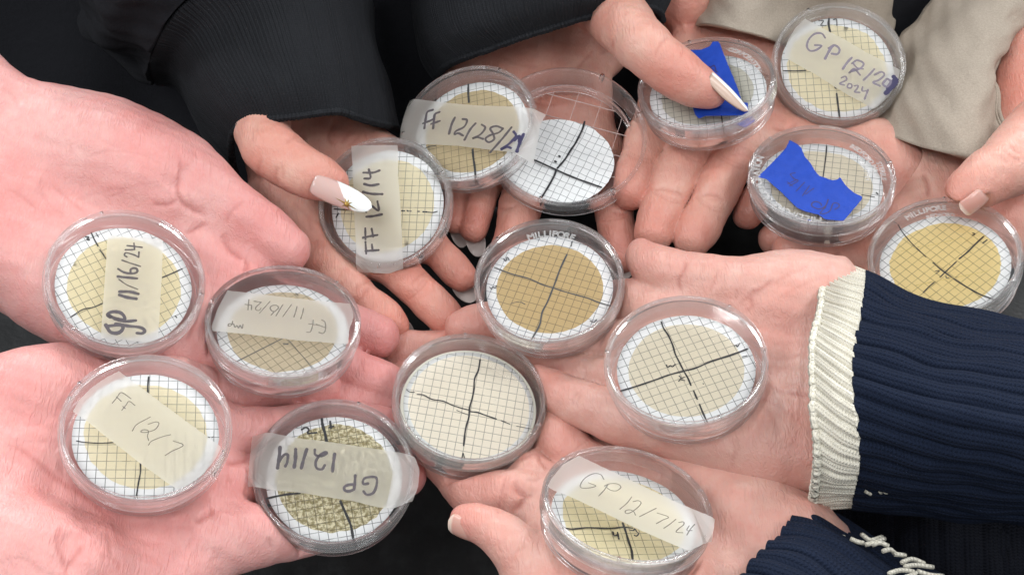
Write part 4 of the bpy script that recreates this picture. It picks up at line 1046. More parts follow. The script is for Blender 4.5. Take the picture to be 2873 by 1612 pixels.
# beige person, right hand under the blue-tape dishes
hand(pC, SK_C,
     palms=[('A3', [(390, 100), (375, 150), (330, 180), (260, 280), (200, 420), (170, 540), (180, 630), (300, 725), (520, 780), (720, 800), (900, 930), (1100, 1060), (1400, 1120), (1600, 1080), (1625, 970), (1590, 870), (1500, 740), (1420, 670), (1330, 600), (1200, 430), (1000, 230), (860, 140), (640, 95), (500, 85)],
             ('A3', [(300, 300, 109), (700, 180, 99), (800, 900, 107), (1200, 560, 95), (1500, 1000, 106)]), 11)],
     bulges=[('A3', [(1330, 740, 92, 11), (1480, 870, 94, 11)]), ('A3', [(600, 210, 90, 9), (800, 330, 90, 10)])],
     fingers=[('A3', [(300, 500, 99, 9), (230, 640, 99, 8.8), (170, 800, 98, 8.6), (130, 940, 96, 7.8), (125, 970, 95, 7.2)]),
              ('Z3', [(1330, -100, 98, 9.6), (1215, 110, 99, 9.4), (1110, 320, 98, 8.9), (1010, 560, 95, 8.7), (960, 720, 93, 7.9)]),
              ('Z3', [(1680, -60, 98, 10), (1590, 120, 99, 9.4), (1490, 340, 98, 8.9), (1370, 590, 95, 8.7), (1270, 765, 93, 7.9)]),
              ('Z3', [(2000, 250, 98, 8.5), (1850, 400, 92, 7.8), (1750, 520, 88, 7), (1715, 575, 86, 6.2)]),
              ('A3', [(330, -330, 112, 13), (360, -120, 110, 12.5), (385, 0, 104, 12), (385, 60, 98, 10)])],
     rest_on=['blue_up', 'blue_low', 'gp_dec28'],
     creases=[('Z3', [(950, 375), (1050, 372), (1150, 410), (1200, 460)], .7, .7), ('Z3', [(1330, 420), (1440, 420), (1530, 470)], .7, .7), ('Z3', [(1380, 440), (1500, 460)], .6, .3), ('Z3', [(1560, 80), (1680, 100), (1750, 130)], .7, .4),
              ('A3', [(400, 135), (440, 120), (500, 125)], 1.0, 1.2), ('A3', [(830, 640), (900, 655), (960, 620)], 1.0, 1.0), ('A3', [(480, 700), (520, 690)], .7, .4), ('Z3', [(1060, 40), (1110, 30), (1150, 60)], .7, .5), ('A3', [(300, 60), (360, 110), (380, 160)], .8, .4)],
     flush=[('Z3', (980, 650), 12, .7), ('Z3', (1300, 700), 12, .7), ('A3', (1450, 850), 18, .4), ('A3', (420, 40), 12, .5), ('A3', (600, 200), 16, .3)], label='hand under the blue-tape dishes with its fingers toward the middle')
# beige person, left hand at the right edge
hC = hand(pC, SK_C,
     palms=[('Z6', [(380, 720), (560, 850), (700, 880), (900, 930), (1040, 900), (1183, 820), (1260, 900), (1270, 1200), (1150, 1360), (1080, 1400), (1040, 1600), (700, 1850), (300, 1780), (150, 1500), (250, 1300), (450, 1100)],
             ('Z6', [(500, 850, 104), (1200, 900, 112), (700, 1600, 107), (300, 1500, 104)]), 10)],
     bulges=[('Z6', [(1360, 150, 98, 17), (1275, 400, 101, 17), (1245, 620, 104, 16), (1210, 830, 104, 14)]), ('Z6', [(1100, 1250, 98, 12), (1000, 1380, 94, 11)])],
     fingers=[('Z6', [(1290, 780, 122, 15), (1190, 880, 126, 13.5), (1080, 965, 129, 11.8), (980, 1025, 130, 10.4), (895, 1085, 129, 9.4), (830, 1150, 127, 8.0), (808, 1195, 126, 6.4)]),
              ('Z3', [(2500, 900, 92, 9), (2250, 890, 89, 9), (2060, 870, 86, 8)]),
              ('Z3', [(2350, 780, 86, 8.5), (2100, 760, 82, 8), (1925, 765, 79, 6.8)])],
     rest_on=['yellow'], keep=(0,),
     creases=[('Z6', [(1090, 830), (1140, 870), (1183, 880)], .8, .5), ('Z6', [(1060, 860), (1120, 910), (1180, 930)], .8, .6), ('Z6', [(1040, 900), (1090, 940)], .7, .4), ('Z6', [(600, 1000), (630, 1080), (625, 1140)], 1.0, .9), ('Z6', [(620, 880), (640, 920), (700, 940)], .8, .4),
              ('Z6', [(1090, 1080), (1060, 1130)], .6, .3), ('Z3', [(2450, 880), (2380, 930), (2320, 975)], .9, .9)],
     flush=[('Z6', (1150, 450), 20, .6), ('Z6', (800, 1100), 10, .4), ('Z6', (1050, 1200), 14, .5)], label='hand at the right edge gripping the yellow dish with a bare thumb nail')
nail(hC, 'Z6', (962, 1130, 137.5), (834, 1234, 131), 7.2, (.30, -.72, .62), M_NN, 'short', .85, -.35)

# navy person, right hand (upper) under the white and brown dishes
hand(pD, SK_B,
     palms=[('Z5', [(750, 330), (860, 260), (1000, 235), (1120, 240), (1220, 255), (1330, 300), (1330, 800), (1320, 1280), (1250, 1375), (1170, 1396), (1020, 1382), (860, 1352), (700, 1315), (560, 1272), (470, 1225), (360, 1150), (260, 1060), (200, 950), (180, 820), (190, 680), (210, 560), (270, 470), (380, 420), (520, 390)],
             ('Z5', [(150, 800, 120), (900, 700, 132), (1150, 400, 132), (1150, 1300, 130), (500, 1200, 126)]), 12)],
     bulges=[('Z5', [(1200, 520, 116, 18), (1000, 490, 117, 16), (860, 480, 118, 14)]), ('Z5', [(1100, 1120, 114, 16), (950, 1140, 114, 15), (750, 1180, 112, 13)]), ('Z5', [(1350, 750, 112, 20), (1480, 850, 110, 19)])],
     fingers=[('Z3', [(2150, 1230, 120, 15), (1900, 1215, 122, 13), (1650, 1183, 123, 12), (1400, 1135, 122, 11), (1180, 1085, 120, 9.8), (1000, 1020, 118, 9), (880, 935, 115, 7.2), (852, 888, 114, 5.7)]),
              ('S', [(1950, 900, 114, 10), (1830, 862, 111, 9.4), (1740, 845, 106, 8.7), (1600, 870, 98, 9), (1450, 900, 92, 9), (1340, 915, 90, 8.4), (1302, 921, 90, 7.4)]),
              ('S', [(1950, 1010, 112, 10), (1800, 975, 108, 9.2), (1690, 955, 103, 8.6), (1560, 965, 95, 8.8), (1400, 975, 84, 8.6), (1250, 980, 79, 8.3), (1150, 985, 80, 8), (1112, 988, 80, 7)]),
              ('S', [(1950, 1110, 112, 10), (1780, 1075, 108, 8.4), (1643, 1050, 100, 7.6), (1545, 1028, 90, 7.8), (1430, 1030, 81, 8), (1300, 1050, 79, 8), (1170, 1065, 79, 7.6), (1104, 1070, 79, 6.8)]),
              ('S', [(2000, 1240, 114, 11), (1900, 1210, 113, 10), (1766, 1180, 111, 9.5), (1680, 1150, 108, 9), (1600, 1118, 104, 8.4), (1540, 1090, 101, 7.6), (1508, 1070, 100, 6.4)])],
     rest_on=['white', 'brown', 'cream'],
     creases=[('Z3', [(1215, 960), (1180, 1060), (1150, 1110), (1165, 1210)], .8, .8), ('Z3', [(1195, 1000), (1170, 1120)], .6, .4), ('Z3', [(1350, 970), (1350, 1050)], .6, .25), ('Z3', [(1470, 1010), (1430, 1130), (1400, 1210)], .7, .45), ('Z3', [(1620, 1150), (1620, 1280)], .7, .35),
              ('Z5', [(760, 480), (900, 400), (1050, 330)], 3.0, 1.2), ('Z5', [(900, 600), (980, 760), (960, 1000)], 3.5, 1.4), ('Z5', [(950, 320), (880, 370), (820, 400), (830, 460), (790, 490)], .9, .9), ('Z5', [(900, 360), (830, 400), (760, 450)], .8, .6), ('Z5', [(1120, 260), (1000, 310), (900, 370)], .8, .35), ('Z5', [(1180, 320), (1050, 380), (950, 440)], .7, .25), ('Z5', [(835, 460), (880, 450)], .7, .5),
              ('Z5', [(900, 720), (980, 730), (1090, 715)], .8, .4), ('Z5', [(905, 860), (1000, 890), (1140, 920)], .9, .7), ('Z5', [(880, 960), (940, 1040), (975, 1120)], .9, .4), ('Z5', [(720, 1130), (740, 1200), (725, 1270)], .9, .4), ('Z5', [(750, 1130), (770, 1200)], .7, .3), ('Z5', [(740, 1200), (730, 1300)], .7, .3),
              ('Z1', [(860, 400), (830, 440), (830, 490)], .7, .4), ('Z1', [(880, 410), (850, 460), (850, 500)], .6, .3), ('Z1', [(880, 240), (900, 290), (890, 330)], .7, .35), ('Z5', [(880, 980), (860, 960), (900, 940), (1000, 990), (1100, 1080)], .7, .3)],
     flush=[('Z1', (680, 350), 12, .6), ('Z3', (900, 850), 16, .5), ('Z5', (1000, 1250), 22, .35), ('Z1', (280, 60), 14, .7), ('Z5', (700, 330), 16, .25), ('Z5', (960, 480), 20, .3)], label='palm under the white dish, thumb lying toward the middle of the group')
# navy person, left hand (lower) under the tilted dish
hD = hand(pD, SK_D,
     palms=[('Z1', [(560, 1120), (590, 1020), (640, 960), (720, 880), (790, 810), (880, 755), (1000, 728), (1150, 702), (1300, 735), (1430, 775), (1600, 850), (1800, 960), (2000, 1120), (2120, 1230), (2000, 1420), (1800, 1600), (1300, 1800), (900, 1700), (700, 1560), (620, 1400), (540, 1250)],
             ('Z1', [(600, 1000, 103), (1100, 760, 106), (1100, 1150, 122), (1900, 1250, 118), (800, 1500, 126)]), 12)],
     bulges=[('Z1', [(760, 1560, 108, 18), (1000, 1650, 108, 22), (1300, 1700, 108, 24)]), ('Z1', [(1500, 900, 98, 14), (1800, 1150, 100, 18), (2100, 1450, 100, 22)])],
     fingers=[('Z1', [(640, 1010, 97, 10), (520, 1010, 97, 10.5), (380, 990, 94, 10.5), (240, 930, 90, 9.8), (100, 800, 86, 8.6), (40, 700, 84, 7.2)]),
              ('Z1', [(680, 950, 96, 9), (580, 890, 95, 8.8), (520, 790, 91, 8.4), (430, 640, 86, 7.6)]),
              ('Z1', [(880, 820, 94, 9.5), (780, 720, 95, 9.8), (680, 620, 92, 9.4), (580, 500, 88, 8.4), (500, 400, 85, 7)]),
              ('Z1', [(1350, 850, 94, 9.5), (1100, 745, 90, 8.6), (950, 665, 85, 8), (860, 610, 82, 6.8)]),
              ('Z1', [(760, 1560, 112, 17), (650, 1450, 115, 12.5), (540, 1335, 118, 9.2), (430, 1228, 119, 7.6), (345, 1172, 118, 6.9), (265, 1140, 117, 6.3), (215, 1130, 116, 5.4)])],
     rest_on=['gp_dec7', 'cream'],
     creases=[('Z1', [(490, 910), (510, 970), (550, 1005), (520, 1060), (480, 1090)], 1.0, 1.3), ('Z1', [(550, 1005), (600, 990)], .8, .6), ('Z1', [(625, 745), (650, 800), (700, 848)], .9, .8), ('Z1', [(640, 770), (700, 830), (760, 850)], .7, .3), ('Z1', [(570, 1270), (500, 1320), (470, 1380)], .8, .4), ('Z1', [(600, 1150), (650, 1200)], .8, .4),
              ('Z5', [(440, 1430), (470, 1445)], .7, .3), ('Z1', [(560, 900), (620, 900), (650, 870)], .7, .4)],
     flush=[('Z1', (200, 1100), 12, .7), ('Z1', (300, 980), 14, .6), ('Z1', (750, 650), 14, .5), ('Z1', (1250, 760), 14, .4)], label='palm under the steeply tilted 12/7/24 dish, bare thumb over the bench')
nail(hD, 'Z1', (292, 1222, 115), (118, 1158, 112.5), 8.4, (-.30, -.84, .45), M_NN, 'short', .8, .35)

# ------------------------------------------------------------------ clothing
def cloth_material(name, kind, col, col2, fuzz=.3):
    t = NT(name); uv = t.uv(); o = t.obj()
    s = t.node('SeparateXYZ'); t.set(s.inputs[0], uv); u, v = s.outputs[0], s.outputs[1]     # metres across / along
    n1 = t.ramp(t.noise(o, 35, 4, .6), .3, .7); n2 = t.ramp(t.noise(o, 1500, 3, .6), .3, .7)
    c = t.mix(t.math('MULTIPLY', n1, .5), col, col2)
    c = t.mix(t.math('MULTIPLY', n2, .35), c, tuple(min(1, x * 1.7) for x in col))
    if kind in ('knit', 'finerib'):
        pu, pv = (.00175, .00135) if kind == 'knit' else (.00075, .0009)
        uu = t.math('MULTIPLY', u, 1 / pu); fr = t.math('ABSOLUTE', t.math('SUBTRACT', t.math('FRACT', uu), .5))
        vv = t.math('ADD', t.math('MULTIPLY', v, 1 / pv), t.math('MULTIPLY', fr, 1.1 if kind == 'knit' else .6))
        wob = t.math('MULTIPLY', t.noise(o, 400, 2), .5)
        st = t.math('SINE', t.math('MULTIPLY', t.math('ADD', vv, wob), 2 * PI))
        cu = t.math('SINE', t.math('MULTIPLY', t.math('FRACT', uu), PI))
        h = t.math('ADD', t.math('MULTIPLY', cu, 1.0), t.math('MULTIPLY', st, .35))
        h = t.math('ADD', h, t.math('MULTIPLY', t.noise(o, 2600, 3), .8))
        nm = t.bump(h, .00035 if kind == 'knit' else .00016, 1.0)
        c = t.mix(t.math('MULTIPLY', t.ramp(h, 1.2, .2), .35), c, tuple(x * .45 for x in col2))
    else:
        h = t.math('ADD', t.noise(o, 1400, 4, .7), t.math('MULTIPLY', t.noise(o, 300, 3), 1.0))
        nm = t.bump(h, .00045 if kind == 'fleece' else .0003, .9)
    p = t.princ(Base_Color=c, Roughness=.92, Specular_IOR_Level=.12, Sheen_Weight=fuzz, Sheen_Roughness=.5, Sheen_Tint=tuple(min(1, x * 1.5 + .05) for x in col), Normal=nm)
    return t.finish(p)
M_BRIB = cloth_material('black_ribbed_cotton', 'finerib', (.019, .020, .023), (.011, .012, .014), .14)
M_BLK = cloth_material('black_sweatshirt_fleece', 'fleece', (.011, .0115, .014), (.007, .0073, .009), .10)
M_BEI = cloth_material('beige_fleece', 'fleece', (.35, .300, .245), (.29, .25, .205), .25)
M_NAVY = cloth_material('navy_rib_knit', 'knit', (.0085, .0135, .029), (.006, .0095, .021), .08)
M_SHADE = cloth_material('shaded_navy_knit', 'knit', (.004, .005, .009), (.0025, .003, .006), .03)  # the navy knit again, with shade put into its near-black colour
M_CREAM = cloth_material('cream_rib_knit', 'knit', (.74, .70, .57), (.64, .58, .45), .3)

def ruled(name, rails, mat, parent, nu=160, nv=60, ribs=None, wob=0, thick=1.6, back=True, label=None, fold=(0, 0), edge_jit=0, extend=0):
    """cloth stretched over rails [(crop, [(x, y, height)])]; ribs = (pitch mm, depth mm, sharpness)"""
    R = []
    for cr, pts in rails:
        q = np.array(Q(cr, pts)); w = np.array([P(*a) for a in q])
        c = catmull(w, 10)
        s = np.r_[0, np.cumsum(np.linalg.norm(np.diff(c, axis=0), axis=1))]; u = np.linspace(0, s[-1], nu)
        R.append(np.stack([np.interp(u, s, c[:, k]) for k in range(3)], 1))
    R = np.array(R)
    G = catmull(R.reshape(len(R), -1), max(2, nv // (len(R) - 1))).reshape(-1, nu, 3)
    if extend:
        dirn = G[-1] - G[-6]; dirn[:, 2] *= .2; dirn = dirn.mean(0); dirn /= np.linalg.norm(dirn)
        G = np.concatenate([G] + [(G[-1] + dirn * extend * q / 14)[None] for q in range(1, 15)])
    m = len(G)
    du = np.gradient(G, axis=1); dv = np.gradient(G, axis=0)
    N = np.cross(du, dv); N /= np.linalg.norm(N, axis=2, keepdims=True) + 1e-9
    if (N[..., 2].mean()) < 0: N = -N
    lu = np.cumsum(np.linalg.norm(du, axis=2), 1); lv = np.cumsum(np.linalg.norm(dv, axis=2), 0)
    wu = lu[:, -1].mean()
    U = np.tile(np.linspace(0, wu, nu), (m, 1)); Vv = np.tile(lv.mean(1)[:, None], (1, nu))
    off = np.zeros((m, nu))
    if ribs:
        ph = U / ribs[0] + .05 * np.sin(Vv * .07 + U * .05)
        w = np.abs(np.sin(PI * ph)) ** ribs[2]
        amp = 1 + .35 * np.sin(ph.astype(int) * 2.4 + .7)
        off += ribs[1] * (w - .5) * amp
    if wob: off += wob * (np.sin(U * .12 + Vv * .07 + 1) * np.sin(Vv * .13 - U * .03) + .4 * np.sin(U * .31 + 2) * np.sin(Vv * .29 + U * .1))
    if fold[0]: off += fold[0] * np.sin((U * .35 + Vv) * 2 * PI / fold[1] + .8 * np.sin(U * .05))
    G2 = G + N * off[..., None]
    if edge_jit:
        G2[0] += (dv[0] / (np.linalg.norm(dv[0], axis=1, keepdims=True) + 1e-9)) * (edge_jit * np.abs(np.sin(PI * U[0] / (ribs[0] if ribs else 3))))[:, None]
    Vt = G2.reshape(-1, 3); uv = np.stack([U, Vv], 2).reshape(-1, 2) * MM
    Vb = (G - N * thick).reshape(-1, 3)
    Fc = []; n = m * nu
    flip = np.cross(du[m // 2, nu // 2], dv[m // 2, nu // 2]) @ N[m // 2, nu // 2] < 0
    for i in range(m - 1):
        for j in range(nu - 1):
            a = i * nu + j; f = (a, a + 1, a + nu + 1, a + nu)
            Fc.append(f[::-1] if flip else f); g = tuple(x + n for x in f); Fc.append(g if flip else g[::-1])
    loop = [j for j in range(nu)] + [i * nu + nu - 1 for i in range(1, m)] + [(m - 1) * nu + j for j in range(nu - 2, -1, -1)] + [i * nu for i in range(m - 2, 0, -1)]
    for a, b in zip(loop, loop[1:] + loop[:1]):
        f = (a, n + a, n + b, b); Fc.append(f[::-1] if flip else f)
    o = mesh_obj(name, np.vstack([Vt, Vb]), Fc, mat, parent, uv=np.vstack([uv, uv]))
    if label: o['label'] = label
    return o, G2

def cord(name, pts3, r, mat, parent, nseg=8, rib=0):
    c = catmull(pts3, 3); n = len(c); V = []; Fc = []; U = []
    d = np.gradient(c, axis=0); d /= np.linalg.norm(d, axis=1, keepdims=True)
    a = np.cross(d, [0, 0, 1.0]); a /= np.linalg.norm(a, axis=1, keepdims=True) + 1e-9; b = np.cross(d, a)
    sl = np.r_[0, np.cumsum(np.linalg.norm(np.diff(c, axis=0), axis=1))]
    for i in range(n):
        rr = r * (1 + (.28 * abs(math.sin(PI * sl[i] / rib)) if rib else 0))
        for k in range(nseg):
            t = 2 * PI * k / nseg; V.append(c[i] + rr * (math.cos(t) * a[i] + math.sin(t) * b[i])); U.append((sl[i] * MM, k / nseg * 2 * PI * r * MM))
    for i in range(n - 1):
        for k in range(nseg):
            q = (k + 1) % nseg; Fc.append((i * nseg + k, i * nseg + q, (i + 1) * nseg + q, (i + 1) * nseg + k))
    Fc += [tuple(range(nseg))[::-1], tuple((n - 1) * nseg + k for k in range(nseg))]
    return mesh_obj(name, V, Fc, mat, parent, uv=U)
# black sweatshirt: left cuff in the picture, its sleeve, the right cuff, and the front of the shirt behind
sl, _ = ruled('sleeve', [('A1', [(768, 428, 92), (738, 330, 122), (765, 232, 146), (825, 122, 160), (945, -20, 168), (1200, -190, 168), (1700, -250, 140), (1890, -60, 85)]),
                 ('A1', [(660, 345, 88), (650, 235, 128), (690, 110, 155), (780, -10, 172), (930, -120, 180), (1250, -270, 178), (1750, -320, 145), (1930, -160, 88)]),
                 ('A1', [(520, 262, 84), (500, 160, 130), (560, 20, 165), (700, -120, 182), (900, -250, 188), (1300, -380, 185), (1800, -420, 150), (2000, -300, 88)]),
                 ('A1', [(405, 110, 80), (420, -10, 130), (500, -180, 170), (680, -330, 188), (950, -450, 195), (1400, -580, 190), (1900, -600, 150), (2100, -500, 88)]),
                 ('A1', [(380, -80, 78), (420, -220, 130), (500, -400, 170), (700, -560, 188), (1000, -680, 195), (1500, -800, 190), (2000, -800, 150), (2200, -700, 88)])],
             M_BLK, pB, 200, 90, wob=1.6, fold=(1.0, 34), extend=130, label='black sweatshirt sleeve at the top left')
_, Gh = ruled('cuff', [('A1', [(1190, 905, 84), (1166, 790, 104), (1162, 700, 117), (1195, 632, 126), (1300, 600, 131), (1500, 578, 133), (1690, 556, 131), (1793, 585, 124), (1913, 620, 108), (2013, 645, 88)]),
               ('A1', [(1120, 830, 84), (1085, 700, 108), (1095, 590, 124), (1150, 520, 134), (1290, 460, 140), (1500, 430, 142), (1700, 430, 136), (1850, 470, 120), (1930, 530, 104), (1993, 560, 86)]),
               ('A1', [(1020, 690, 84), (985, 560, 112), (1000, 440, 130), (1080, 350, 142), (1280, 280, 147), (1500, 250, 148), (1700, 250, 140), (1850, 290, 120), (1910, 350, 102), (1955, 400, 86)]),
               ('A1', [(908, 470, 86), (868, 370, 114), (890, 270, 134), (980, 170, 147), (1180, 70, 154), (1420, 20, 155), (1650, 20, 146), (1810, 60, 122), (1860, 120, 102), (1885, 200, 86)]),
               ('A1', [(785, 432, 88), (752, 340, 116), (778, 245, 140), (838, 132, 154), (960, 0, 162), (1230, -130, 164), (1600, -170, 152), (1800, -100, 122), (1860, -30, 100), (1885, 40, 84)])],
      M_BRIB, sl, 760, 90, ribs=(1.6, .42, .7), wob=.35)
cord('cuff_hem', Gh[0, ::3] - [0, 0, .6], 1.25, M_BRIB, sl, 10, 1.6)
cu2, Gh = ruled('cuff', [('A2', [(575, 415, 80), (596, 366, 98), (650, 318, 112), (800, 257, 122), (1000, 186, 128), (1200, 122, 131), (1400, 66, 133), (1560, 36, 134), (1660, 36, 133), (1708, 60, 129), (1722, 100, 121)]),
               ('A2', [(505, 300, 80), (528, 240, 104), (590, 190, 122), (760, 140, 134), (970, 80, 139), (1180, 30, 141), (1400, -15, 142), (1570, -40, 141), (1680, -34, 137), (1732, -5, 130), (1750, 30, 120)]),
               ('A2', [(472, 150, 80), (490, 90, 108), (560, 40, 128), (740, 0, 140), (960, -50, 146), (1180, -90, 148), (1400, -120, 148), (1580, -140, 145), (1700, -125, 139), (1755, -85, 130), (1775, -40, 118)]),
               ('A2', [(455, -20, 80), (470, -90, 110), (550, -150, 132), (740, -190, 145), (960, -230, 150), (1180, -260, 152), (1400, -280, 151), (1600, -290, 146), (1730, -260, 139), (1790, -210, 128), (1810, -150, 115)]),
               ('A2', [(445, -320, 80), (460, -390, 110), (550, -450, 132), (740, -490, 145), (960, -530, 150), (1180, -560, 152), (1400, -580, 151), (1600, -590, 146), (1730, -560, 139), (1790, -510, 128), (1810, -450, 115)])],
      M_BRIB, pB, 700, 90, ribs=(1.6, .42, .7), wob=.3, extend=130, label='black ribbed cuff at the top centre')
cord('cuff_hem', Gh[0, ::3] - [0, 0, .6], 1.25, M_BRIB, cu2, 10, 1.6)
def shirt_front():
    nx, nz = 120, 70; V = []; Fc = []
    for j in range(nz):
        for i in range(nx):
            x = -330 + 620 * i / (nx - 1); z = 2 + 330 * j / (nz - 1)
            y = 455 + .65 * z + 6 * math.sin(x * .035 + z * .012) + 3 * math.sin(x * .09 - z * .05) + (x / 300) ** 2 * 20
            V.append((x, y, z))
    for j in range(nz - 1):
        for i in range(nx - 1):
            a = j * nx + i; Fc.append((a, a + 1, a + nx + 1, a + nx))
    n = len(V); V += [(x, y + 3, z) for x, y, z in V]
    Fc += [tuple(q + n for q in f[::-1]) for f in list(Fc)]
    uv = [(v[0] * MM, v[2] * MM) for v in V]
    mesh_obj('shirt_front', V, Fc, M_BLK, pB, uv=uv)
shirt_front()

# beige fleece sleeves
ruled('sleeve', [('A3', [(412, 132, 90), (500, 120, 104), (650, 147, 110), (840, 192, 106), (1000, 262, 90), (1200, 335, 82), (1350, 335, 76), (1425, 255, 72), (1448, 130, 68)]),
                 ('A3', [(432, 70, 90), (540, 40, 106), (700, 60, 112), (900, 80, 102), (1100, 110, 90), (1270, 120, 84), (1380, 110, 78), (1440, 90, 72), (1462, 50, 68)]),
                 ('A3', [(480, -30, 88), (600, -80, 110), (800, -110, 116), (1000, -120, 114), (1180, -120, 108), (1320, -100, 98), (1420, -70, 88), (1465, -50, 78), (1480, -40, 70)]),
                 ('A3', [(600, -330, 88), (720, -380, 116), (900, -410, 126), (1080, -420, 126), (1250, -420, 118), (1380, -400, 106), (1460, -380, 94), (1490, -350, 82), (1500, -330, 70)])],
      M_BEI, pC, 120, 60, wob=.9, extend=130, label='beige sleeve at the top, left of the dark gap')
bs, G = ruled('sleeve', [('A3', [(1285, 590, 80), (1390, 662, 98), (1550, 722, 110), (1700, 762, 116), (1840, 798, 118), (1900, 790, 117), (1965, 725, 115), (2012, 648, 112)]),
                 ('A3', [(1350, 470, 76), (1450, 480, 98), (1600, 500, 115), (1740, 515, 122), (1850, 520, 123), (1910, 505, 121), (1945, 480, 117), (1962, 450, 110)]),
                 ('A3', [(1420, 290, 73), (1520, 280, 98), (1680, 270, 118), (1830, 280, 124), (1920, 300, 123), (1960, 300, 119), (1975, 300, 114), (1982, 290, 108)]),
                 ('A3', [(1490, 168, 70), (1600, 130, 98), (1790, 110, 118), (1930, 130, 123), (2010, 150, 121), (2050, 165, 117), (2066, 170, 112), (2075, 165, 106)]),
                 ('A3', [(1645, -25, 70), (1750, -80, 98), (1930, -90, 118), (2090, -60, 122), (2170, -20, 118), (2210, 10, 113), (2225, 20, 108), (2235, 25, 103)]),
                 ('A3', [(1800, -300, 70), (1950, -340, 98), (2150, -330, 118), (2320, -280, 120), (2400, -230, 116), (2440, -200, 110), (2450, -190, 106), (2460, -180, 103)])],
      M_BEI, pC, 120, 80, wob=1.4, extend=130, label='beige sleeve at the top right, its bound edge round the wrist')
# bound edge: two stitched cords round the wrist opening
cord('bound_edge', G[::4, -1] + [0, 0, .3], 1.0, M_BEI, bs)
cord('bound_edge', G[::4, -4] + [0, 0, .2], .55, M_BEI, bs)

# navy sweater: upper sleeve with cream cuff, lower sleeve
ns, _ = ruled('sleeve', [('A6', [(1300, -78, 126), (1300, -25, 140), (1282, 100, 152), (1250, 260, 160), (1240, 400, 162), (1242, 600, 162), (1268, 750, 156), (1272, 900, 144), (1245, 1030, 124), (1235, 1110, 106)]),
                 ('A6', [(1500, 32, 126), (1500, 75, 140), (1500, 180, 154), (1495, 310, 163), (1490, 450, 166), (1490, 620, 165), (1500, 780, 158), (1505, 930, 144), (1500, 1060, 122), (1495, 1150, 104)]),
                 ('A6', [(1750, 106, 126), (1750, 150, 140), (1750, 250, 155), (1750, 380, 165), (1750, 520, 169), (1750, 680, 167), (1750, 830, 158), (1750, 970, 143), (1750, 1090, 121), (1745, 1180, 102)]),
                 ('A6', [(2110, 166, 126), (2110, 215, 140), (2110, 310, 156), (2110, 440, 167), (2110, 580, 171), (2110, 730, 168), (2110, 880, 158), (2110, 1010, 142), (2110, 1120, 120), (2110, 1210, 100)]),
                 ('A6', [(2500, 230, 126), (2500, 280, 140), (2500, 370, 156), (2500, 500, 167), (2500, 640, 171), (2500, 790, 168), (2500, 930, 158), (2500, 1060, 142), (2500, 1160, 120), (2500, 1250, 100)])],
              M_NAVY, pD, 520, 110, ribs=(7.6, 2.4, .5), wob=.9, extend=130, label='navy ribbed sleeve on the right')
_, G = ruled('cuff', [('A6', [(1130, -142, 104), (1104, -70, 124), (1082, 100, 140), (1052, 260, 150), (1046, 400, 153), (1050, 600, 152), (1066, 780, 147), (1058, 930, 136), (1042, 1040, 120), (1036, 1112, 104)]),
              ('A6', [(1215, -115, 118), (1205, -50, 134), (1185, 100, 149), (1155, 260, 157), (1148, 400, 160), (1150, 600, 159), (1172, 770, 153), (1168, 920, 141), (1145, 1035, 123), (1138, 1112, 106)]),
              ('A6', [(1304, -80, 126), (1304, -28, 141), (1286, 100, 153), (1254, 260, 161), (1244, 400, 163), (1246, 600, 163), (1272, 750, 157), (1276, 900, 145), (1249, 1030, 125), (1239, 1110, 107)])],
      M_CREAM, ns, 560, 50, ribs=(4.4, 1.3, .7), wob=.5, edge_jit=.3)
cord('cuff_hem', G[0, ::6] - [0, 0, .9], 1.3, M_CREAM, ns, 10, 2.2)
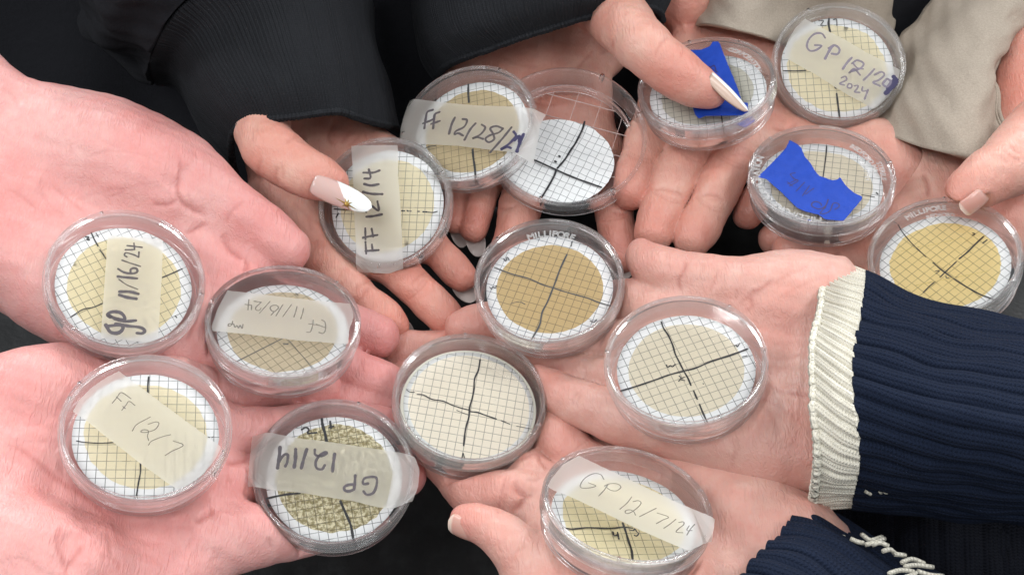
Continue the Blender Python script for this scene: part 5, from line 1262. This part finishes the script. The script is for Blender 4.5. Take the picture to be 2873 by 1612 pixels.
lsl, _ = ruled('sleeve', [('A6', [(1015, 1120, 98), (950, 1152, 116), (885, 1222, 130), (795, 1310, 139), (700, 1440, 143), (580, 1610, 140), (440, 1740, 122)]),
                 ('A6', [(1130, 1146, 97), (1070, 1175, 117), (1000, 1240, 134), (905, 1340, 144), (800, 1480, 148), (690, 1650, 144), (560, 1790, 124)]),
                 ('A6', [(1290, 1232, 95), (1225, 1255, 116), (1150, 1310, 135), (1060, 1410, 147), (950, 1550, 151), (830, 1710, 146), (700, 1850, 124)]),
                 ('A6', [(1500, 1368, 92), (1430, 1385, 114), (1350, 1430, 134), (1250, 1530, 147), (1130, 1670, 152), (1010, 1830, 146), (880, 1980, 122)]),
                 ('A6', [(1900, 1560, 88), (1800, 1590, 112), (1700, 1650, 133), (1580, 1760, 147), (1440, 1900, 152), (1300, 2050, 145), (1180, 2200, 120)])],
      M_NAVY, pD, 420, 110, ribs=(7.6, 2.4, .5), wob=.9, extend=130, label='navy ribbed sleeve at the bottom right with cream yarn knots')
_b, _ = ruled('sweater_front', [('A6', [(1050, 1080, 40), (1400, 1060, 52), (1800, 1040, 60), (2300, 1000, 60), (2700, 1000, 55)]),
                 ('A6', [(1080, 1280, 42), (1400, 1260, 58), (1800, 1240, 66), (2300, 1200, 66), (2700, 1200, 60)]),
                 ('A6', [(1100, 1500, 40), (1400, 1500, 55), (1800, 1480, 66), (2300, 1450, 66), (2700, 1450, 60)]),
                 ('A6', [(1100, 1900, 30), (1400, 1900, 50), (1800, 1900, 60), (2300, 1900, 60), (2700, 1900, 55)])], M_SHADE, pD, 200, 60, ribs=(7.6, 1.6, .5), wob=2.0, extend=130, label='lower part of the navy sweater, made near-black to stand for shade')
def yarn(cr, strokes, r, parent):
    for st in strokes:
        cord('cream_yarn_knot', np.array([P(*a) for a in Q(cr, st)]) + rng.normal(0, .25, (len(st), 3)), r, M_CREAM, parent, 7)
yarn('A6', [[(1190, 1248, 121), (1205, 1258, 122)], [(1228, 1262, 124), (1270, 1270, 125), (1300, 1285, 125)], [(1290, 1240, 121), (1330, 1262, 124), (1390, 1245, 121)],
            [(1300, 1290, 126), (1350, 1280, 126), (1400, 1262, 123), (1385, 1280, 124)], [(1340, 1295, 126), (1380, 1290, 126), (1420, 1300, 125)], [(1390, 1325, 128), (1430, 1318, 126), (1455, 1330, 125)],
            [(1450, 1340, 126), (1500, 1345, 124)], [(1490, 1385, 128), (1540, 1370, 124), (1600, 1385, 122)], [(1500, 1405, 130), (1560, 1390, 126), (1640, 1405, 122)], [(1420, 1435, 136), (1480, 1420, 132), (1560, 1430, 128), (1500, 1450, 133)], [(1560, 1425, 127), (1630, 1440, 124), (1690, 1450, 120)]], .8, lsl)
yarn('A6', [[(1265, 1025, 125), (1275, 1040, 124)], [(1310, 1030, 127), (1330, 1040, 126)], [(1375, 1030, 128), (1388, 1038, 127)], [(1400, 1025, 129), (1414, 1038, 128)]], .55, ns)
